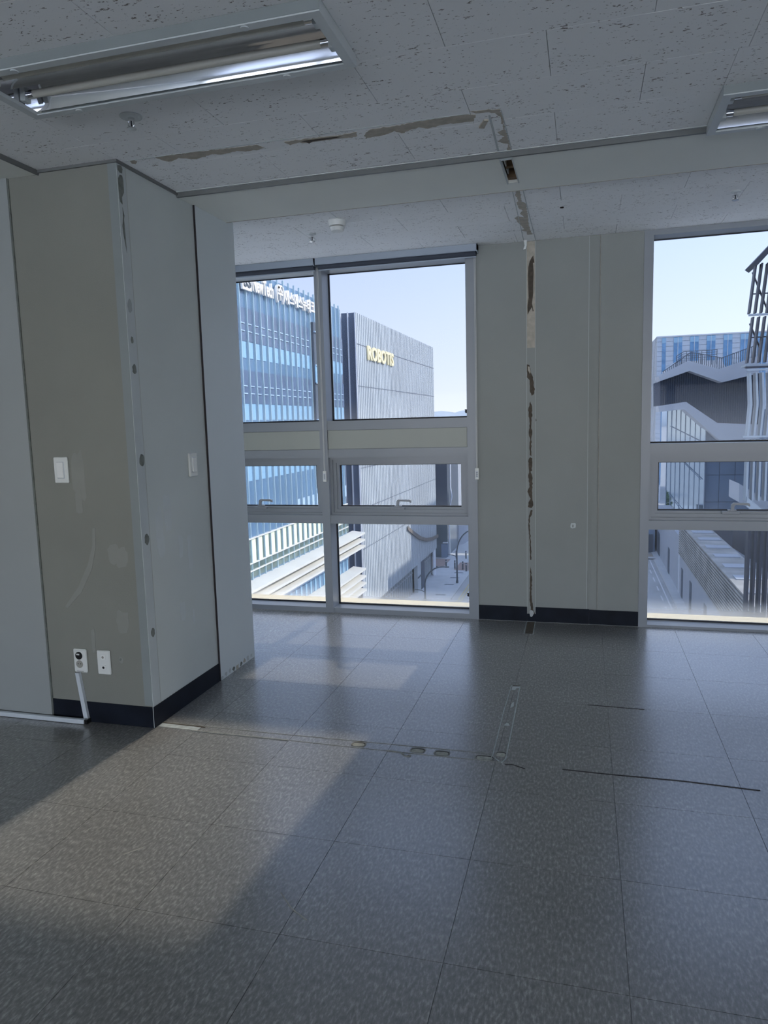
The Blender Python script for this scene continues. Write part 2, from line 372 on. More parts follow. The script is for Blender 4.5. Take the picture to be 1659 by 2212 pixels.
# ceiling
ceiling = struct(MB().build('ceiling', 'plaster') if False else None) if False else None
cb = MB()
rects = [(ROOM_X0, ROOM_X1, ROOM_Y0, D+0.2)]
for L in LIGHTS: rects = minus(rects, L)
rects = minus(rects, (-0.352, -0.318, 3.315, 3.635))
for r in rects: cb.box(r[0], r[1], r[2], r[3], 2.5155, 2.66)
ceiling = struct(cb.build('ceiling', 'plaster'), 'suspended ceiling of fissured white boards with a plaster band', 'ceiling')
def ctile(x0, x1, y0, y1):
    rs = [(x0, x1, y0, y1)]
    for L in LIGHTS: rs = minus(rs, L)
    rs = rs if y0 > 3.5 else minus(rs, (-9, -2.303, -9, 9))
    rs = minus(rs, (-9, XC, YC, 3.846))
    if not rs: return
    g = 0.0008; b = MB(); full = len(rs) == 1
    for r in rs: b.box(r[0]+g, r[1]-g, r[2]+g, r[3]-g, H, 2.5155, ch=0.0012 if full else 0)
    if full and abs(rs[0][1]-rs[0][0]-0.6) < 1e-4 and abs(rs[0][3]-rs[0][2]-0.3) < 1e-4:
        if 'c' not in tiles:
            tiles['c'] = box(g, 0.6-g, g, 0.3-g, H-H, 0.0125, ch=0.0012).mesh('ceiling_tile'); tiles['c'].materials.append(M_['ctile'])
        place('ceiling_tile', tiles['c'], ceiling, (x0, y0, H)); return
    b.build('ceiling_tile', 'ctile', ceiling)
for j in range(-8, 3):
    y0 = 2.63 + 0.3*j; y1 = min(y0 + 0.3, YN - 0.012)
    if y1 - y0 < 0.02: continue
    off = -0.418 if j % 2 == 0 else -0.118
    if j == 0: off = -0.418
    for i in range(-5, 7): ctile(off+0.6*i, off+0.6*i+0.6, y0, y1)
for j in range(-1, 5):
    y0 = 4.075 + 0.3*j; y1 = min(y0+0.3, D-0.002); y0 = max(y0, YF)
    if y1 - y0 < 0.02: continue
    off = [-0.425, -0.128][j % 2] if j != -1 else -0.128
    for i in range(-4, 7): ctile(off+0.6*i, off+0.6*i+0.6, y0, y1)
# plaster band across the room, with the opening left by the partition
sb = MB()
rects = minus([(-2.4, ROOM_X1, YN, YF)], (-0.358, -0.3125, 3.312, 3.636))
rects = [r for q in rects for r in minus([q], (-9, XC, YC, 3.846))]
for r in rects: sb.box(r[0], r[1], r[2], r[3], HS, 2.5155)
sb.build('plaster_band', 'plaster', ceiling)
box(-1.914, ROOM_X1, YN-0.014, YN, HS-0.004, H+0.002).build('band_edge_trim', 'trim_shaded', ceiling)
box(-1.914, ROOM_X1, YN-0.030, YN-0.014, H-0.003, H+0.002).build('band_edge_lip', 'lampframe', ceiling)
box(-1.914, ROOM_X1, YF, YF+0.006, HS-0.001, H+0.002).build('band_edge_trim', 'torn', ceiling)
box(-4.5, -2.307, -1.0, YC-0.002, HS, 2.5155).build('plaster_band', 'plaster', ceiling)
box(-2.307, -2.299, -1.0, YC, HS-0.003, H+0.002).build('band_edge_trim', 'trim_shaded', ceiling)
box(-2.30, XC, YC-0.010, YC, H-0.012, H+0.002).build('wall_edge_trim', 'trim_shaded', ceiling)
box(XC, XC+0.012, YC-0.010, YN-0.014, H-0.012, H+0.002).build('wall_edge_trim', 'trim_shaded', ceiling)
# cavity above the opening
cv = MB()
cv.box(-0.40, -0.27, 3.27, 3.68, 2.80, 2.82).box(-0.42, -0.358, 3.27, 3.68, 2.50, 2.82).box(-0.3125, -0.25, 3.27, 3.68, 2.50, 2.82).box(-0.40, -0.27, 3.24, 3.312, 2.5155, 2.82).box(-0.40, -0.27, 3.636, 3.70, 2.5155, 2.82)
cv.build('ceiling_cavity', 'cavity', ceiling)
box(-0.36, -0.31, 3.49, 3.52, 2.515, 2.545).build('timber_batten', 'wood', ceiling)
box(-0.36, -0.31, 3.60, 3.64, 2.500, 2.545).build('timber_batten', 'wood', ceiling)
box(-0.364, -0.358, 3.300, 3.640, HS-0.004, HS+0.001).build('opening_edge', 'strip', ceiling)
box(-0.3125, -0.308, 3.300, 3.640, HS-0.004, HS+0.001).build('opening_edge', 'strip', ceiling)
box(-0.364, -0.308, 3.290, 3.314, HS-0.003, HS+0.001).build('opening_edge', 'putty', ceiling)

def jag(poly, step=0.010, amp=0.0035, seed=1):
    rnd = random.Random(seed); out = []
    for (a, b), (c, d_) in zip(poly, poly[1:]+poly[:1]):
        L_ = math.hypot(c-a, d_-b); k = max(1, int(L_/step)); out.append((a, b))
        for i in range(1, k):
            q = i/k; s_ = rnd.uniform(-amp, amp)*(2.0 if rnd.random() < 0.2 else 1); out.append((a+(c-a)*q-(d_-b)/L_*s_, b+(d_-b)*q+(c-a)/L_*s_))
    return out
def flat(poly, axis, a, t, name, m, parent):
    return MB().prism(poly, axis, a, a + t).build(name, m, parent)
wall_torn = [[(-0.3656,2.5097),(-0.3419,2.5184),(-0.3199,2.5092),(-0.3185,2.4549),(-0.3273,2.4122),(-0.3185,2.3678),(-0.3275,2.3249),(-0.3239,2.2442),(-0.3276,2.1785),(-0.3352,2.1128),(-0.3241,2.0752),(-0.3189,2.0563),(-0.3146,1.8667),(-0.3094,1.8328),(-0.3671,1.8336),(-0.3659,2.0446),(-0.365,2.1074),(-0.3574,2.1512),(-0.3588,2.1955),(-0.3631,2.2838),(-0.3608,2.3421),(-0.3658,2.4154)],[(-0.3689,1.7269),(-0.3523,1.7224),(-0.3433,1.673),(-0.3298,1.6422),(-0.3246,1.5814),(-0.3171,1.566),(-0.3285,1.5284),(-0.3398,1.525),(-0.3511,1.5596),(-0.3525,1.628),(-0.3691,1.6438)],[(-0.3474,1.4872),(-0.3361,1.4525),(-0.3347,1.3875),(-0.359,1.3881),(-0.3589,1.4456)],[(-0.3575,1.3881),(-0.3385,1.3876),(-0.3416,1.3263),(-0.3349,1.2953),(-0.3418,1.2338),(-0.3404,1.1293),(-0.3519,1.1333),(-0.3533,1.2031),(-0.3479,1.2339),(-0.3577,1.2727),(-0.3515,1.3419)],[(-0.3504,1.1216),(-0.3351,1.1137),(-0.3368,1.0319),(-0.3475,1.0242),(-0.3353,0.9929),(-0.3355,0.8596),(-0.3294,0.7965),(-0.341,0.7807),(-0.3641,0.7885),(-0.3602,0.8201),(-0.3463,0.8438),(-0.3677,0.891),(-0.3538,0.9225),(-0.3621,1.0009),(-0.3559,1.0204),(-0.3619,1.0945)],[(-0.3449,0.7688),(-0.3333,0.7649),(-0.3372,0.7372),(-0.3511,0.7173),(-0.3528,0.6457),(-0.3467,0.566),(-0.3414,0.4861),(-0.3431,0.4282),(-0.3493,0.428),(-0.3545,0.5659),(-0.3621,0.6615),(-0.3588,0.7251)],[(-0.3471,0.3854),(-0.3378,0.3008),(-0.3419,0.2033),(-0.3319,0.0895),(-0.3147,0.0412),(-0.3304,0.0281),(-0.3555,0.0393),(-0.346,0.0889),(-0.3553,0.1539),(-0.3519,0.2842)]]
wall_dark = [[(-0.3273,2.4122),(-0.32,2.368),(-0.3289,2.3651),(-0.3245,2.3101),(-0.3276,2.2445),(-0.3276,2.1785),(-0.3352,2.1128),(-0.3256,2.0642),(-0.3315,2.0623),(-0.3352,2.0907),(-0.3501,2.0695),(-0.3636,2.0444),(-0.3643,2.1037),(-0.3574,2.1512),(-0.3588,2.1955),(-0.3609,2.2837),(-0.3585,2.342),(-0.3496,2.3777),(-0.3384,2.3986)],[(-0.3547,1.6734),(-0.3434,1.6654),(-0.3313,1.6384),(-0.3261,1.5815),(-0.3224,1.5624),(-0.3322,1.5324),(-0.3473,1.5595),(-0.351,1.6241),(-0.3645,1.6398)]]
ceil_torn = [[(-1.7435,2.8304),(-1.6736,2.8285),(-1.5318,2.8343),(-1.375,2.8439),(-1.2864,2.8452),(-1.2689,2.8818),(-1.3112,2.8977),(-1.3606,2.8957),(-1.3916,2.8767),(-1.4605,2.8917),(-1.5037,2.8762),(-1.5658,2.8944),(-1.6011,2.901),(-1.654,2.8654),(-1.7024,2.8923),(-1.7258,2.8782)],[(-1.8666,2.8329),(-1.8418,2.8252),(-1.841,2.8478),(-1.8626,2.8684),(-1.8752,2.8581)],[(-1.1714,2.8538),(-1.0681,2.854),(-0.9591,2.8639),(-0.8641,2.8554),(-0.883,2.9004),(-0.9331,2.897),(-0.9696,2.8938),(-1.0261,2.8932),(-1.085,2.897),(-1.1271,2.8819),(-1.1615,2.8947)],[(-0.8093,2.8518),(-0.7128,2.8495),(-0.5789,2.8377),(-0.4506,2.8327),(-0.3996,2.8505),(-0.4168,2.9061),(-0.4714,2.9034),(-0.5358,2.8997),(-0.5953,2.9149),(-0.628,2.8913),(-0.7035,2.9263),(-0.7244,2.894),(-0.7704,2.9204),(-0.8101,2.9216),(-0.851,2.9252),(-0.8332,2.873)],[(-0.4167,2.8158),(-0.36,2.8203),(-0.3088,2.8316),(-0.3062,2.8876),(-0.3095,3.0033),(-0.309,3.1845),(-0.3087,3.2837),(-0.3262,3.2571),(-0.3128,3.1831),(-0.3532,3.1415),(-0.3197,3.1005),(-0.3417,3.0415),(-0.3138,3.0264),(-0.3129,2.9079),(-0.3294,2.8572),(-0.3627,2.8412),(-0.3978,2.8378)]]
ceil_dark = [[(-1.1033,2.8706),(-1.0731,2.8667),(-0.9621,2.8724),(-0.9357,2.877),(-0.9666,2.8852),(-1.0614,2.8856),(-1.0824,2.9028),(-1.0866,2.8815)]]
far_torn = [[(-0.3385,3.8086),(-0.3214,3.8092),(-0.322,3.8556),(-0.3245,3.9269),(-0.3281,4.0133),(-0.3101,4.0589),(-0.3087,4.1125),(-0.3149,4.2204),(-0.3186,4.3206),(-0.3236,4.441),(-0.3272,4.6027),(-0.3233,4.7258),(-0.3507,4.7239),(-0.349,4.6454),(-0.3806,4.5987),(-0.3592,4.5901),(-0.362,4.5224),(-0.3815,4.4185),(-0.3838,4.3557),(-0.3925,4.322),(-0.3699,4.2861),(-0.3487,4.309),(-0.3385,4.3278),(-0.3539,4.234),(-0.3347,4.1847),(-0.3531,4.1362),(-0.3558,4.0416),(-0.3444,3.9943),(-0.3473,3.9061),(-0.3416,3.8248)]]
col_torn = [[(2.8047,2.483),(2.8329,2.4903),(2.8396,2.4763),(2.8348,2.4586),(2.818,2.4567),(2.8054,2.4656)],[(2.8171,2.4484),(2.8338,2.4503),(2.8403,2.4344),(2.8398,2.3823),(2.8231,2.3581),(2.8236,2.329),(2.8093,2.3349),(2.8043,2.3529),(2.8029,2.3976),(2.804,2.43)],[(2.8211,2.3169),(2.8313,2.2853),(2.8265,2.2677),(2.8279,2.232),(2.832,2.1307),(2.8148,2.206),(2.8119,2.238),(2.8219,2.2764)]]
arc = [(85.1722,-11.3075),(89.1456,-12.6944),(92.4424,-13.7413),(95.7273,-14.4827),(99.8894,-14.9958),(103.9258,-15.2425),(103.8842,-15.7034),(99.8458,-15.4717),(95.6847,-14.9399),(91.3522,-13.9518),(87.8914,-12.7859),(85.13,-11.7431)]
rib1 = [(10.9736,7.4291),(15.2884,9.5653),(19.6598,8.1059),(25.1834,9.8451),(25.2712,7.2361),(20.1723,6.0633),(15.4573,8.0132),(11.2599,6.634)]
darkw = [(11.5354,6.8363),(15.8357,8.2485),(20.6663,6.2502),(25.8902,7.4508),(26.1604,-0.584),(20.1795,-0.2908),(15.4751,3.1912),(11.6106,2.8766)]
rib2 = [(11.0607,2.7773),(15.1004,3.29),(19.6913,-0.1089),(25.5302,-0.467),(25.6033,-2.6405),(20.1607,-2.8179),(14.8585,2.1584),(11.2147,1.8375)]
rail1 = [(11.6188,8.0408),(15.6556,10.8416),(20.0421,9.7539),(25.126,11.5538)]
rail1b = [(11.5811,7.5454),(15.3547,9.5622),(19.8551,8.0972),(25.1857,9.7766)]
rail2 = [(14.0886,10.6553),(15.2222,11.3782),(20.2938,11.4509)]
for p in ceil_torn: flat(jag(p), 'z', H, -0.0012, 'torn_paper', 'torn', ceiling)
for p in far_torn: flat(jag(p, 0.012, 0.003), 'z', H, -0.0012, 'torn_paper', 'torn', ceiling)
for p in ceil_dark: flat(p, 'z', H-0.0012, -0.0006, 'board_gap', 'torndark', ceiling)
flat([(-0.375, 2.90), (-0.36, 2.905), (-0.385, 2.975), (-0.405, 2.965)], 'z', H-0.0005, -0.006, 'paper_flap', 'torn', ceiling)
for x0, y0, x1, y1, wd in [(-1.90, 2.825, -0.42, 2.832, 0.0016), (-0.352, 2.87, -0.362, 3.25, 0.004), (-0.305, 2.84, -0.306, 3.25, 0.0016), (-0.355, 3.77, -0.385, 4.85, 0.002), (-0.305, 3.77, -0.312, 4.88, 0.002)]:
    d_ = Vector((x1-x0, y1-y0)).normalized(); n_ = Vector((-d_.y, d_.x))*wd
    flat([(x0+n_.x, y0+n_.y), (x1+n_.x, y1+n_.y), (x1-n_.x, y1-n_.y), (x0-n_.x, y0-n_.y)], 'z', H, -0.0015, 'paint_ridge', 'strip', ceiling)

# ---- left: column, its flank and the set-back panel
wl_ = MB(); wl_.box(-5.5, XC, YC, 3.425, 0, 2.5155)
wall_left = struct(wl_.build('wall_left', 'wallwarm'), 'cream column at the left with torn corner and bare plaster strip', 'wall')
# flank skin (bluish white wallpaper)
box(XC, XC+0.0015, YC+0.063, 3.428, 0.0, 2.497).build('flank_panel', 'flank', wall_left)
box(XC, XC+0.0035, YC, YC+0.062, 0.0, 2.495).build('bare_plaster_strip', 'strip', wall_left)
box(XC, XC+0.0042, YC+0.061, YC+0.0635, 0.0, 2.495).build('paint_ridge', 'cream', wall_left)
box(XC-0.040, XC+0.001, YC-0.0015, YC, 0.105, 2.493).build('corner_bead', 'bead', wall_left)
for p in col_torn: flat(p, 'x', XC+0.0035, 0.0008, 'torn_patch', 'torn_shade_grey', wall_left)
for y, z, ry, rz, m in [(2.826, 1.762, 0.010, 0.016, 'torn_shade_grey'), (2.829, 1.636, 0.015, 0.022, 'torn_shade_grey'), (2.838, 1.237, 0.020, 0.028, 'torn_shade_grey'), (2.836, 0.878, 0.017, 0.026, 'torn_shade_grey'), (2.834, 0.445, 0.015, 0.020, 'torn_shade_grey'), (2.826, 1.905, 0.016, 0.030, 'board')]:
    pl = []
    for k in range(14):
        t = 2*math.pi*k/14; q = 1 + random.uniform(-0.14, 0.14)
        pl.append((y+ry*math.cos(t)*q, z+rz*math.sin(t)*q))
    flat(pl, 'x', XC+0.0035, 0.0008, 'torn_patch', m, wall_left)
# putty patches on the cream face
def patch(cx, cz, rx, rz, n=16, j=0.18):
    pl = []
    for k in range(n):
        t = 2*math.pi*k/n; q = 1 + random.uniform(-j, j); c, s_ = math.cos(t), math.sin(t)
        pl.append((cx+rx*math.copysign(abs(c)**0.7, c)*q, cz+rz*math.copysign(abs(s_)**0.7, s_)*q))
    return pl
M_['patchw'] = mat('repaint_patch', (0.266, 0.266, 0.235), 0.75, var=0.04, vscale=9)
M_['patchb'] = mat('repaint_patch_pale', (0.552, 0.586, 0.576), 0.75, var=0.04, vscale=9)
for q_, a in enumerate([(-2.215, 1.175, 0.035, 0.11), (-2.225, 1.06, 0.02, 0.06), (-2.065, 0.81, 0.03, 0.05), (-2.02, 0.80, 0.035, 0.045), (-2.04, 0.50, 0.035, 0.05), (-2.205, 0.40, 0.010, 0.06)]):
    flat(patch(*a), 'y', YC, -0.0004-0.0002*q_, 'putty_patch', 'patchw', wall_left)
flat([(-2.165, 0.93), (-2.150, 0.935), (-2.155, 0.84), (-2.185, 0.74), (-2.25, 0.63), (-2.335, 0.55), (-2.345, 0.56), (-2.265, 0.655), (-2.205, 0.76), (-2.172, 0.85)], 'y', YC, -0.0018, 'putty_patch', 'patchw', wall_left)
for q_, (y, z, ry, rz) in enumerate([(2.95, 0.88, 0.03, 0.12), (3.02, 0.98, 0.03, 0.09), (3.12, 0.80, 0.018, 0.06), (3.20, 0.74, 0.02, 0.10), (3.10, 0.47, 0.025, 0.05), (3.2, 0.42, 0.01, 0.04)]):
    flat(patch(y, z, ry, rz), 'x', XC+0.0015, 0.0003+0.0002*q_, 'putty_patch', 'patchb', wall_left)
flat(patch(-2.064, 0.317, 0.011, 0.014, 9, 0.35), 'y', YC, -0.002, 'anchor_hole_rim', 'patchw', wall_left)
flat(patch(-2.066, 0.318, 0.005, 0.006, 7, 0.3), 'y', YC-0.002, -0.0005, 'anchor_hole', 'torn_shade_grey', wall_left)
# set-back panel beyond the column flank
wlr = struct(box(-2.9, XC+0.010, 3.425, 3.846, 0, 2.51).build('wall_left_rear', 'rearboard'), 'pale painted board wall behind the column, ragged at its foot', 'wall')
box(XC+0.002, XC+0.011, 3.420, 3.425, 0, 2.49).build('dark_joint', 'scratch', wlr)  # solid dark strip along the panel joint
for k in range(9):
    y = 3.44 + k*0.045; flat(patch(y, 0.012+random.uniform(0, 0.012), 0.014, 0.012, 8, 0.4), 'x', XC+0.010, 0.0012, 'chipped_edge', random.choice(['torn_shade_grey', 'torn', 'strip']), wlr)
# board covering the wall left of the switch
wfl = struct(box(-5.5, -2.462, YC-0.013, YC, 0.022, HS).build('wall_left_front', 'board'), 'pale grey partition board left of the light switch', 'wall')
box(-2.462, -2.459, YC-0.006, YC, 0.022, HS).build('board_edge_shadow', 'torn_shade_grey', wfl)  # dark strip painted in for the thin shadow beside the board
# baseboards
struct(box(-2.46, XC-0.001, YC-0.003, YC, 0.001, 0.100).build('baseboard_left', 'base'), 'black vinyl baseboard on the cream column face', 'baseboard')
struct(box(XC+0.0035, XC+0.007, YC-0.001, 3.424, 0.001, 0.100).build('baseboard_flank', 'base'), 'black vinyl baseboard along the column flank', 'baseboard')
# shell behind and beside the camera: right wall, rear wall with added daylight openings
wallR = struct(box(ROOM_X1, ROOM_X1+0.2, ROOM_Y0-0.2, D+0.3, 0, 2.6).build('wall_right', 'wall'))
wallL = struct(box(ROOM_X0-0.2, ROOM_X0, ROOM_Y0-0.2, YC+0.05, 0, 2.6).build('wall_side', 'wall'))
rb = MB(); rb.box(ROOM_X0, ROOM_X1, ROOM_Y0-0.2, ROOM_Y0, 0, 0.35).box(ROOM_X0, ROOM_X1, ROOM_Y0-0.2, ROOM_Y0, 2.0, 2.6)
for k in range(9):
    x = ROOM_X0 + k*1.8125; rb.box(x-0.08, x+0.08, ROOM_Y0-0.2, ROOM_Y0, 0.35, 2.0)
struct(rb.build('wall_front', 'wall'))
# ================================================================ WINDOW WALL
WB = D + 0.20
wb = MB()
wb.box(-0.700, 0.020, D, WB, 0, 2.515).box(0.020, 0.086, D+0.007, WB, 0, 2.515).box(0.086, 0.345, D, WB, 0, 2.515)
wb.box(-5.5, -2.89, D, WB, 0, 2.6).box(-2.9, 2.6, D+0.15, WB, -0.12, -0.02).box(-5.5, ROOM_X1, D+0.16, WB, 2.515, 3.2)
wall_back = struct(wb.build('wall_back', 'wall'), 'pale wall pier between the two windows with a torn vertical strip', 'wall')
box(0.0175, 0.0205, D-0.001, D+0.007, 0.10, 2.503).build('paint_ridge', 'strip', wall_back)
box(0.086, 0.088, D-0.001, D+0.007, 0.10, 2.503).build('paint_ridge', 'torn', wall_back)
for x in (-0.3705, -0.3145): box(x-0.0012, x+0.0012, D-0.0018, D, 0.0, 2.503).build('paint_ridge', 'strip', wall_back)
box(-0.3705, -0.3145, D-0.0006, D, 0.0, 2.503).build('bare_plaster_strip', 'wall', wall_back)
flat([(-0.369, 2.50), (-0.316, 2.50), (-0.316, 1.832), (-0.369, 1.832)], 'y', D-0.0006, -0.0008, 'torn_paper', 'torn', wall_back)
for p in wall_torn[1:]: flat(jag(p, 0.012, 0.002), 'y', D-0.0006, -0.0010, 'torn_paper', 'torndark', wall_back)
for p in wall_dark: flat(p, 'y', D-0.0014, -0.0010, 'bare_board', 'torndark', wall_back)
flat([(-0.363,1.715),(-0.352,1.71),(-0.345,1.675),(-0.35,1.665),(-0.362,1.69)], 'y', D-0.0024, -0.0006, 'torn_paper', 'torn', wall_back)
flat(patch(-0.341, 0.060, 0.013, 0.022, 12, 0.2), 'y', D-0.004, -0.0014, 'torn_paper', 'strip', wall_back)
flat(patch(-0.312, 1.365, 0.004, 0.008, 8, 0.2), 'y', D, -0.001, 'torn_paper', 'torndark', wall_back)
flat(patch(-0.07, 0.665, 0.018, 0.018, 14, 0.1), 'y', D, -0.0006, 'filled_hole', 'patchb', wall_back)
flat(patch(-0.072, 0.662, 0.004, 0.009, 10, 0.2), 'y', D-0.0006, -0.0006, 'filled_hole', 'torn_shade_grey', wall_back)
flat([(-0.385, 2.503), (-0.366, 2.503), (-0.366, 2.47), (-0.372, 2.45), (-0.388, 2.447), (-0.379, 2.47)], 'y', D-0.03, -0.002, 'paper_flap', 'putty', wall_back)
bb = MB(); bb.box(-0.70, -0.371, D-0.006, D, 0.002, 0.103).box(-0.3145, 0.035, D-0.006, D, 0.002, 0.103).box(0.036, 0.345, D-0.007, D, 0.002, 0.100)
struct(bb.build('baseboard_back', 'base'), 'black vinyl baseboard on the pier between the windows', 'baseboard')
box(-0.371, -0.3145, D-0.003, D, 0.002, 0.055).build('baseboard_remnant', 'base', bpy.data.objects['baseboard_back'])

Y0F, YG = D-0.006, 5.03          # frame front, glass plane
def window(name, label, jl, bays, jr, z):
    """bays: list of (x0,x1); z: dict of heights"""
    w_ = bpy.data.objects.new(name, None); w_.location = (bays[0][0], D, 0); COL.objects.link(w_)
    w_['kind'] = 'structure'; w_['label'] = label; w_['category'] = 'window'
    fr = MB(); yb = D+0.15
    fr.box(jl, bays[0][0], Y0F, yb, 0, 2.505); fr.box(bays[-1][1], jr, Y0F, yb, 0, 2.505)
    for a, b in zip(bays[:-1], bays[1:]): fr.box(a[1], b[0], Y0F-0.004, yb, 0, 2.505)
    for x0, x1 in bays:
        fr.box(x0, x1, Y0F+0.002, yb, 0.0, z['sill']); fr.box(x0, x1, Y0F+0.002, yb, z['t0'], z['t1'])
        fr.box(x0, x1, Y0F+0.002, yb, z['head'], 2.505)
        if z.get('panel'):
            fr.box(x0, x1, Y0F+0.002, yb, z['s1'], z['panel'][0]); fr.box(x0, x1, Y0F+0.002, yb, z['panel'][1], z['u0'])
            fr.box(x0, x1, Y0F+0.02, yb, z['panel'][0], z['panel'][1])
        else: fr.box(x0, x1, Y0F+0.002, yb, z['s1'], z['u0'])
    fr.build('frame', 'frame', w_)
    for x0, x1 in bays:
        if z.get('panel'):
            box(x0+0.002, x1-0.002, Y0F+0.004, Y0F+0.02, z['panel'][0]+0.002, z['panel'][1]-0.002, ch=0.001).build('spandrel_panel', 'cream', w_)
        def gas(xa, xb, za, zb, y, t=0.010):
            g_ = MB(); g_.box(xa, xb, y-0.012, y, za, za+t).box(xa, xb, y-0.012, y, zb-t*0.6, zb).box(xa, xa+t, y-0.012, y, za, zb).box(xb-t*0.5, xb, y-0.012, y, za, zb)
            return g_
        for nm, za, zb, gm in (('lower_pane', z['sill'], z['t0'], 'glass_low'), ('upper_pane', z['u0'], z['head'], 'glass_top')):
            p = box(x0, x1, YG, YG+0.008, za, zb).build('pane', gm, w_)
            gas(x0, x1, za, zb, YG).build('gasket', 'gasket', w_)
        # awning sash, set back in its opening
        s_ = bpy.data.objects.new('sash', None); 
        sm = MB(); xs0, xs1, zs0, zs1 = x0, x1, z['t1'], z['s1']
        def ring(xa, xb, za, zb, wv, y0, y1):
            sm.box(xa, xb, y0, y1, za, za+wv).box(xa, xb, y0, y1, zb-wv, zb).box(xa, xa+wv, y0, y1, za+wv, zb-wv).box(xb-wv, xb, y0, y1, za+wv, zb-wv)
        ring(xs0, xs1, zs0, zs1, 0.016, D+0.028, D+0.12)
        ring(xs0+0.010, xs1-0.010, zs0+0.010, zs1-0.010, 0.030, D+0.045, D+0.12)
        so = sm.build('sash', 'frame', w_)
        rr = MB(); b0 = 0.040
        for t_, y_ in ((0.016, D+0.058),):
            rr.box(xs0+b0, xs1-b0, y_, D+0.115, zs0+b0, zs0+b0+t_).box(xs0+b0, xs1-b0, y_, D+0.115, zs1-b0-t_, zs1-b0).box(xs0+b0, xs0+b0+t_, y_, D+0.115, zs0+b0+t_, zs1-b0-t_).box(xs1-b0-t_, xs1-b0, y_, D+0.115, zs0+b0+t_, zs1-b0-t_)
        rr.build('glazing_bead', 'frame', so)
        gx = b0+0.016
        box(xs0+gx, xs1-gx, D+0.100, D+0.107, zs0+gx, zs1-gx).build('pane', 'glass_mid', so)
        gas(xs0+gx, xs1-gx, zs0+gx, zs1-gx, D+0.100, 0.008).build('gasket', 'gasket', so)
        hx = (xs0+xs1)/2; hz = zs0+gx
        h_ = MB(); yh = D+0.020
        h_.box(hx-0.062, hx+0.042, yh+0.016, yh+0.040, hz-0.018, hz+0.002, ch=0.002)
        h_.box(hx-0.030, hx+0.022, yh+0.010, yh+0.036, hz+0.000, hz+0.012, ch=0.002)
        h_.prism([(hx-0.014, hz+0.010), (hx+0.004, hz+0.010), (hx+0.006, hz+0.036), (hx+0.014, hz+0.044), (hx+0.080, hz+0.041), (hx+0.088, hz+0.034), (hx+0.096, hz+0.036), (hx+0.092, hz+0.052), (hx+0.080, hz+0.056), (hx+0.000, hz+0.057), (hx-0.012, hz+0.046)], 'y', yh, yh+0.014)
        h_.build('handle', 'frame', so)
    # sunlit outer ledge
    box(bays[0][0], bays[-1][1], D+0.15, D+0.31, z['sill']-0.05, z['sill']-0.002).build('outer_ledge', 'sillout', w_)
    return w_
Z1 = dict(sill=0.036, t0=0.660, t1=0.720, s1=1.135, panel=(1.195, 1.330), u0=1.395, head=2.430)
Z2 = dict(sill=0.016, t0=0.646, t1=0.705, s1=1.131, u0=1.195, head=2.470)
window('window_1', 'double-bay window at the left with cream spandrel panels and roller blinds', -2.89, [(-2.826, -1.826), (-1.768, -0.767)], -0.700, Z1)
window('window_2', 'taller window at the right edge without a blind, looking onto the side road', 0.345, [(0.400, 1.400), (1.460, 2.460)], 2.52, Z2)
# the window wall goes on to the right, out of the picture
for i, x0 in enumerate((2.60, 5.8)):
    w3 = window('window_%d' % (3+i), ['first window in the same wall right of the picture', 'last window in the same wall, far right'][i], x0-0.055, [(x0, x0+1.0), (x0+1.06, x0+2.06)], x0+2.12, Z2)
wb = MB()
for a, b in ((4.72, 5.745), (7.92, 9.0)): wb.box(a, b, D, WB, 0, 2.515)
wb.box(2.52, 2.545, D, WB, 0, 2.515).build('wall_pier', 'wall', wall_back)

for zz in (1.425, 0.125):
    q = MB()
    for i in range(4): q.box(-0.800-0.003*(i % 2), -0.782+0.002*(i % 2), YG-0.0006, YG, zz+0.006*i, zz+0.0075+0.006*i)
    q.cyl((-0.775, YG-0.0006, zz+0.010), (-0.775, YG, zz+0.010), 0.0025, n=8)
    q.build('glass_print', 'gasket', bpy.data.objects['window_1'])
# roller blinds rolled up in their cassettes
def blind(x0, x1, label, cordx, zc):
    t = thing('roller_blind', label, 'blind', ((x0+x1)/2, D-0.04, 2.45), 'roller blinds over the left window')
    c = MB(); c.prism([(4.822, 2.502), (4.822, 2.462), (4.826, 2.458), (4.834, 2.458), (4.834, 2.466), (4.885, 2.466), (4.885, 2.502)], 'x', x0, x1)
    c.build('cassette', 'blindbox', t)
    box(x1-0.004, x1, 4.822, 4.889, 2.452, 2.502).build('end_cap', 'blindbox', t)
    r = MB(); r.cyl((x0+0.012, 4.862, 2.452), (x1-0.012, 4.862, 2.452), 0.021, n=20); r.build('fabric_roll', 'fabric', t)
    box(x0+0.012, x1-0.012, 4.858, 4.866, 2.424, 2.434).build('bottom_rail', 'blindbox', t)
    k = MB()
    for dx in (-0.0042, 0.0042): k.tube([(cordx+dx, 4.872, 2.455), (cordx+dx*0.8, 4.872, 1.6), (cordx+dx*0.7, 4.872, zc+0.075)], 0.0014, 6)
    k.build('cord', 'plastic', t)
    wg = box(cordx-0.013, cordx+0.013, 4.866, 4.878, zc-0.0, zc+0.078, ch=0.003).build('cord_weight', 'plastic', t)
    q = MB(); q.box(cordx-0.008, cordx+0.008, 4.8650, 4.8662, zc+0.014, zc+0.060); q.build('tag', 'greyplastic', wg)
    q = MB()
    for i in range(5): q.box(cordx-0.0055, cordx+0.0055-0.002*(i % 2), 4.8645, 4.8652, zc+0.021+i*0.007, zc+0.0235+i*0.007)
    q.build('tag_print', 'gasket', wg)
blind(-2.83, -1.797, 'grey roller blind cassette above the narrow left bay of the left window', -1.792, 0.965)
blind(-1.790, -0.678, 'grey roller blind cassette above the right bay, ending beside the pier', -0.700, 0.975)

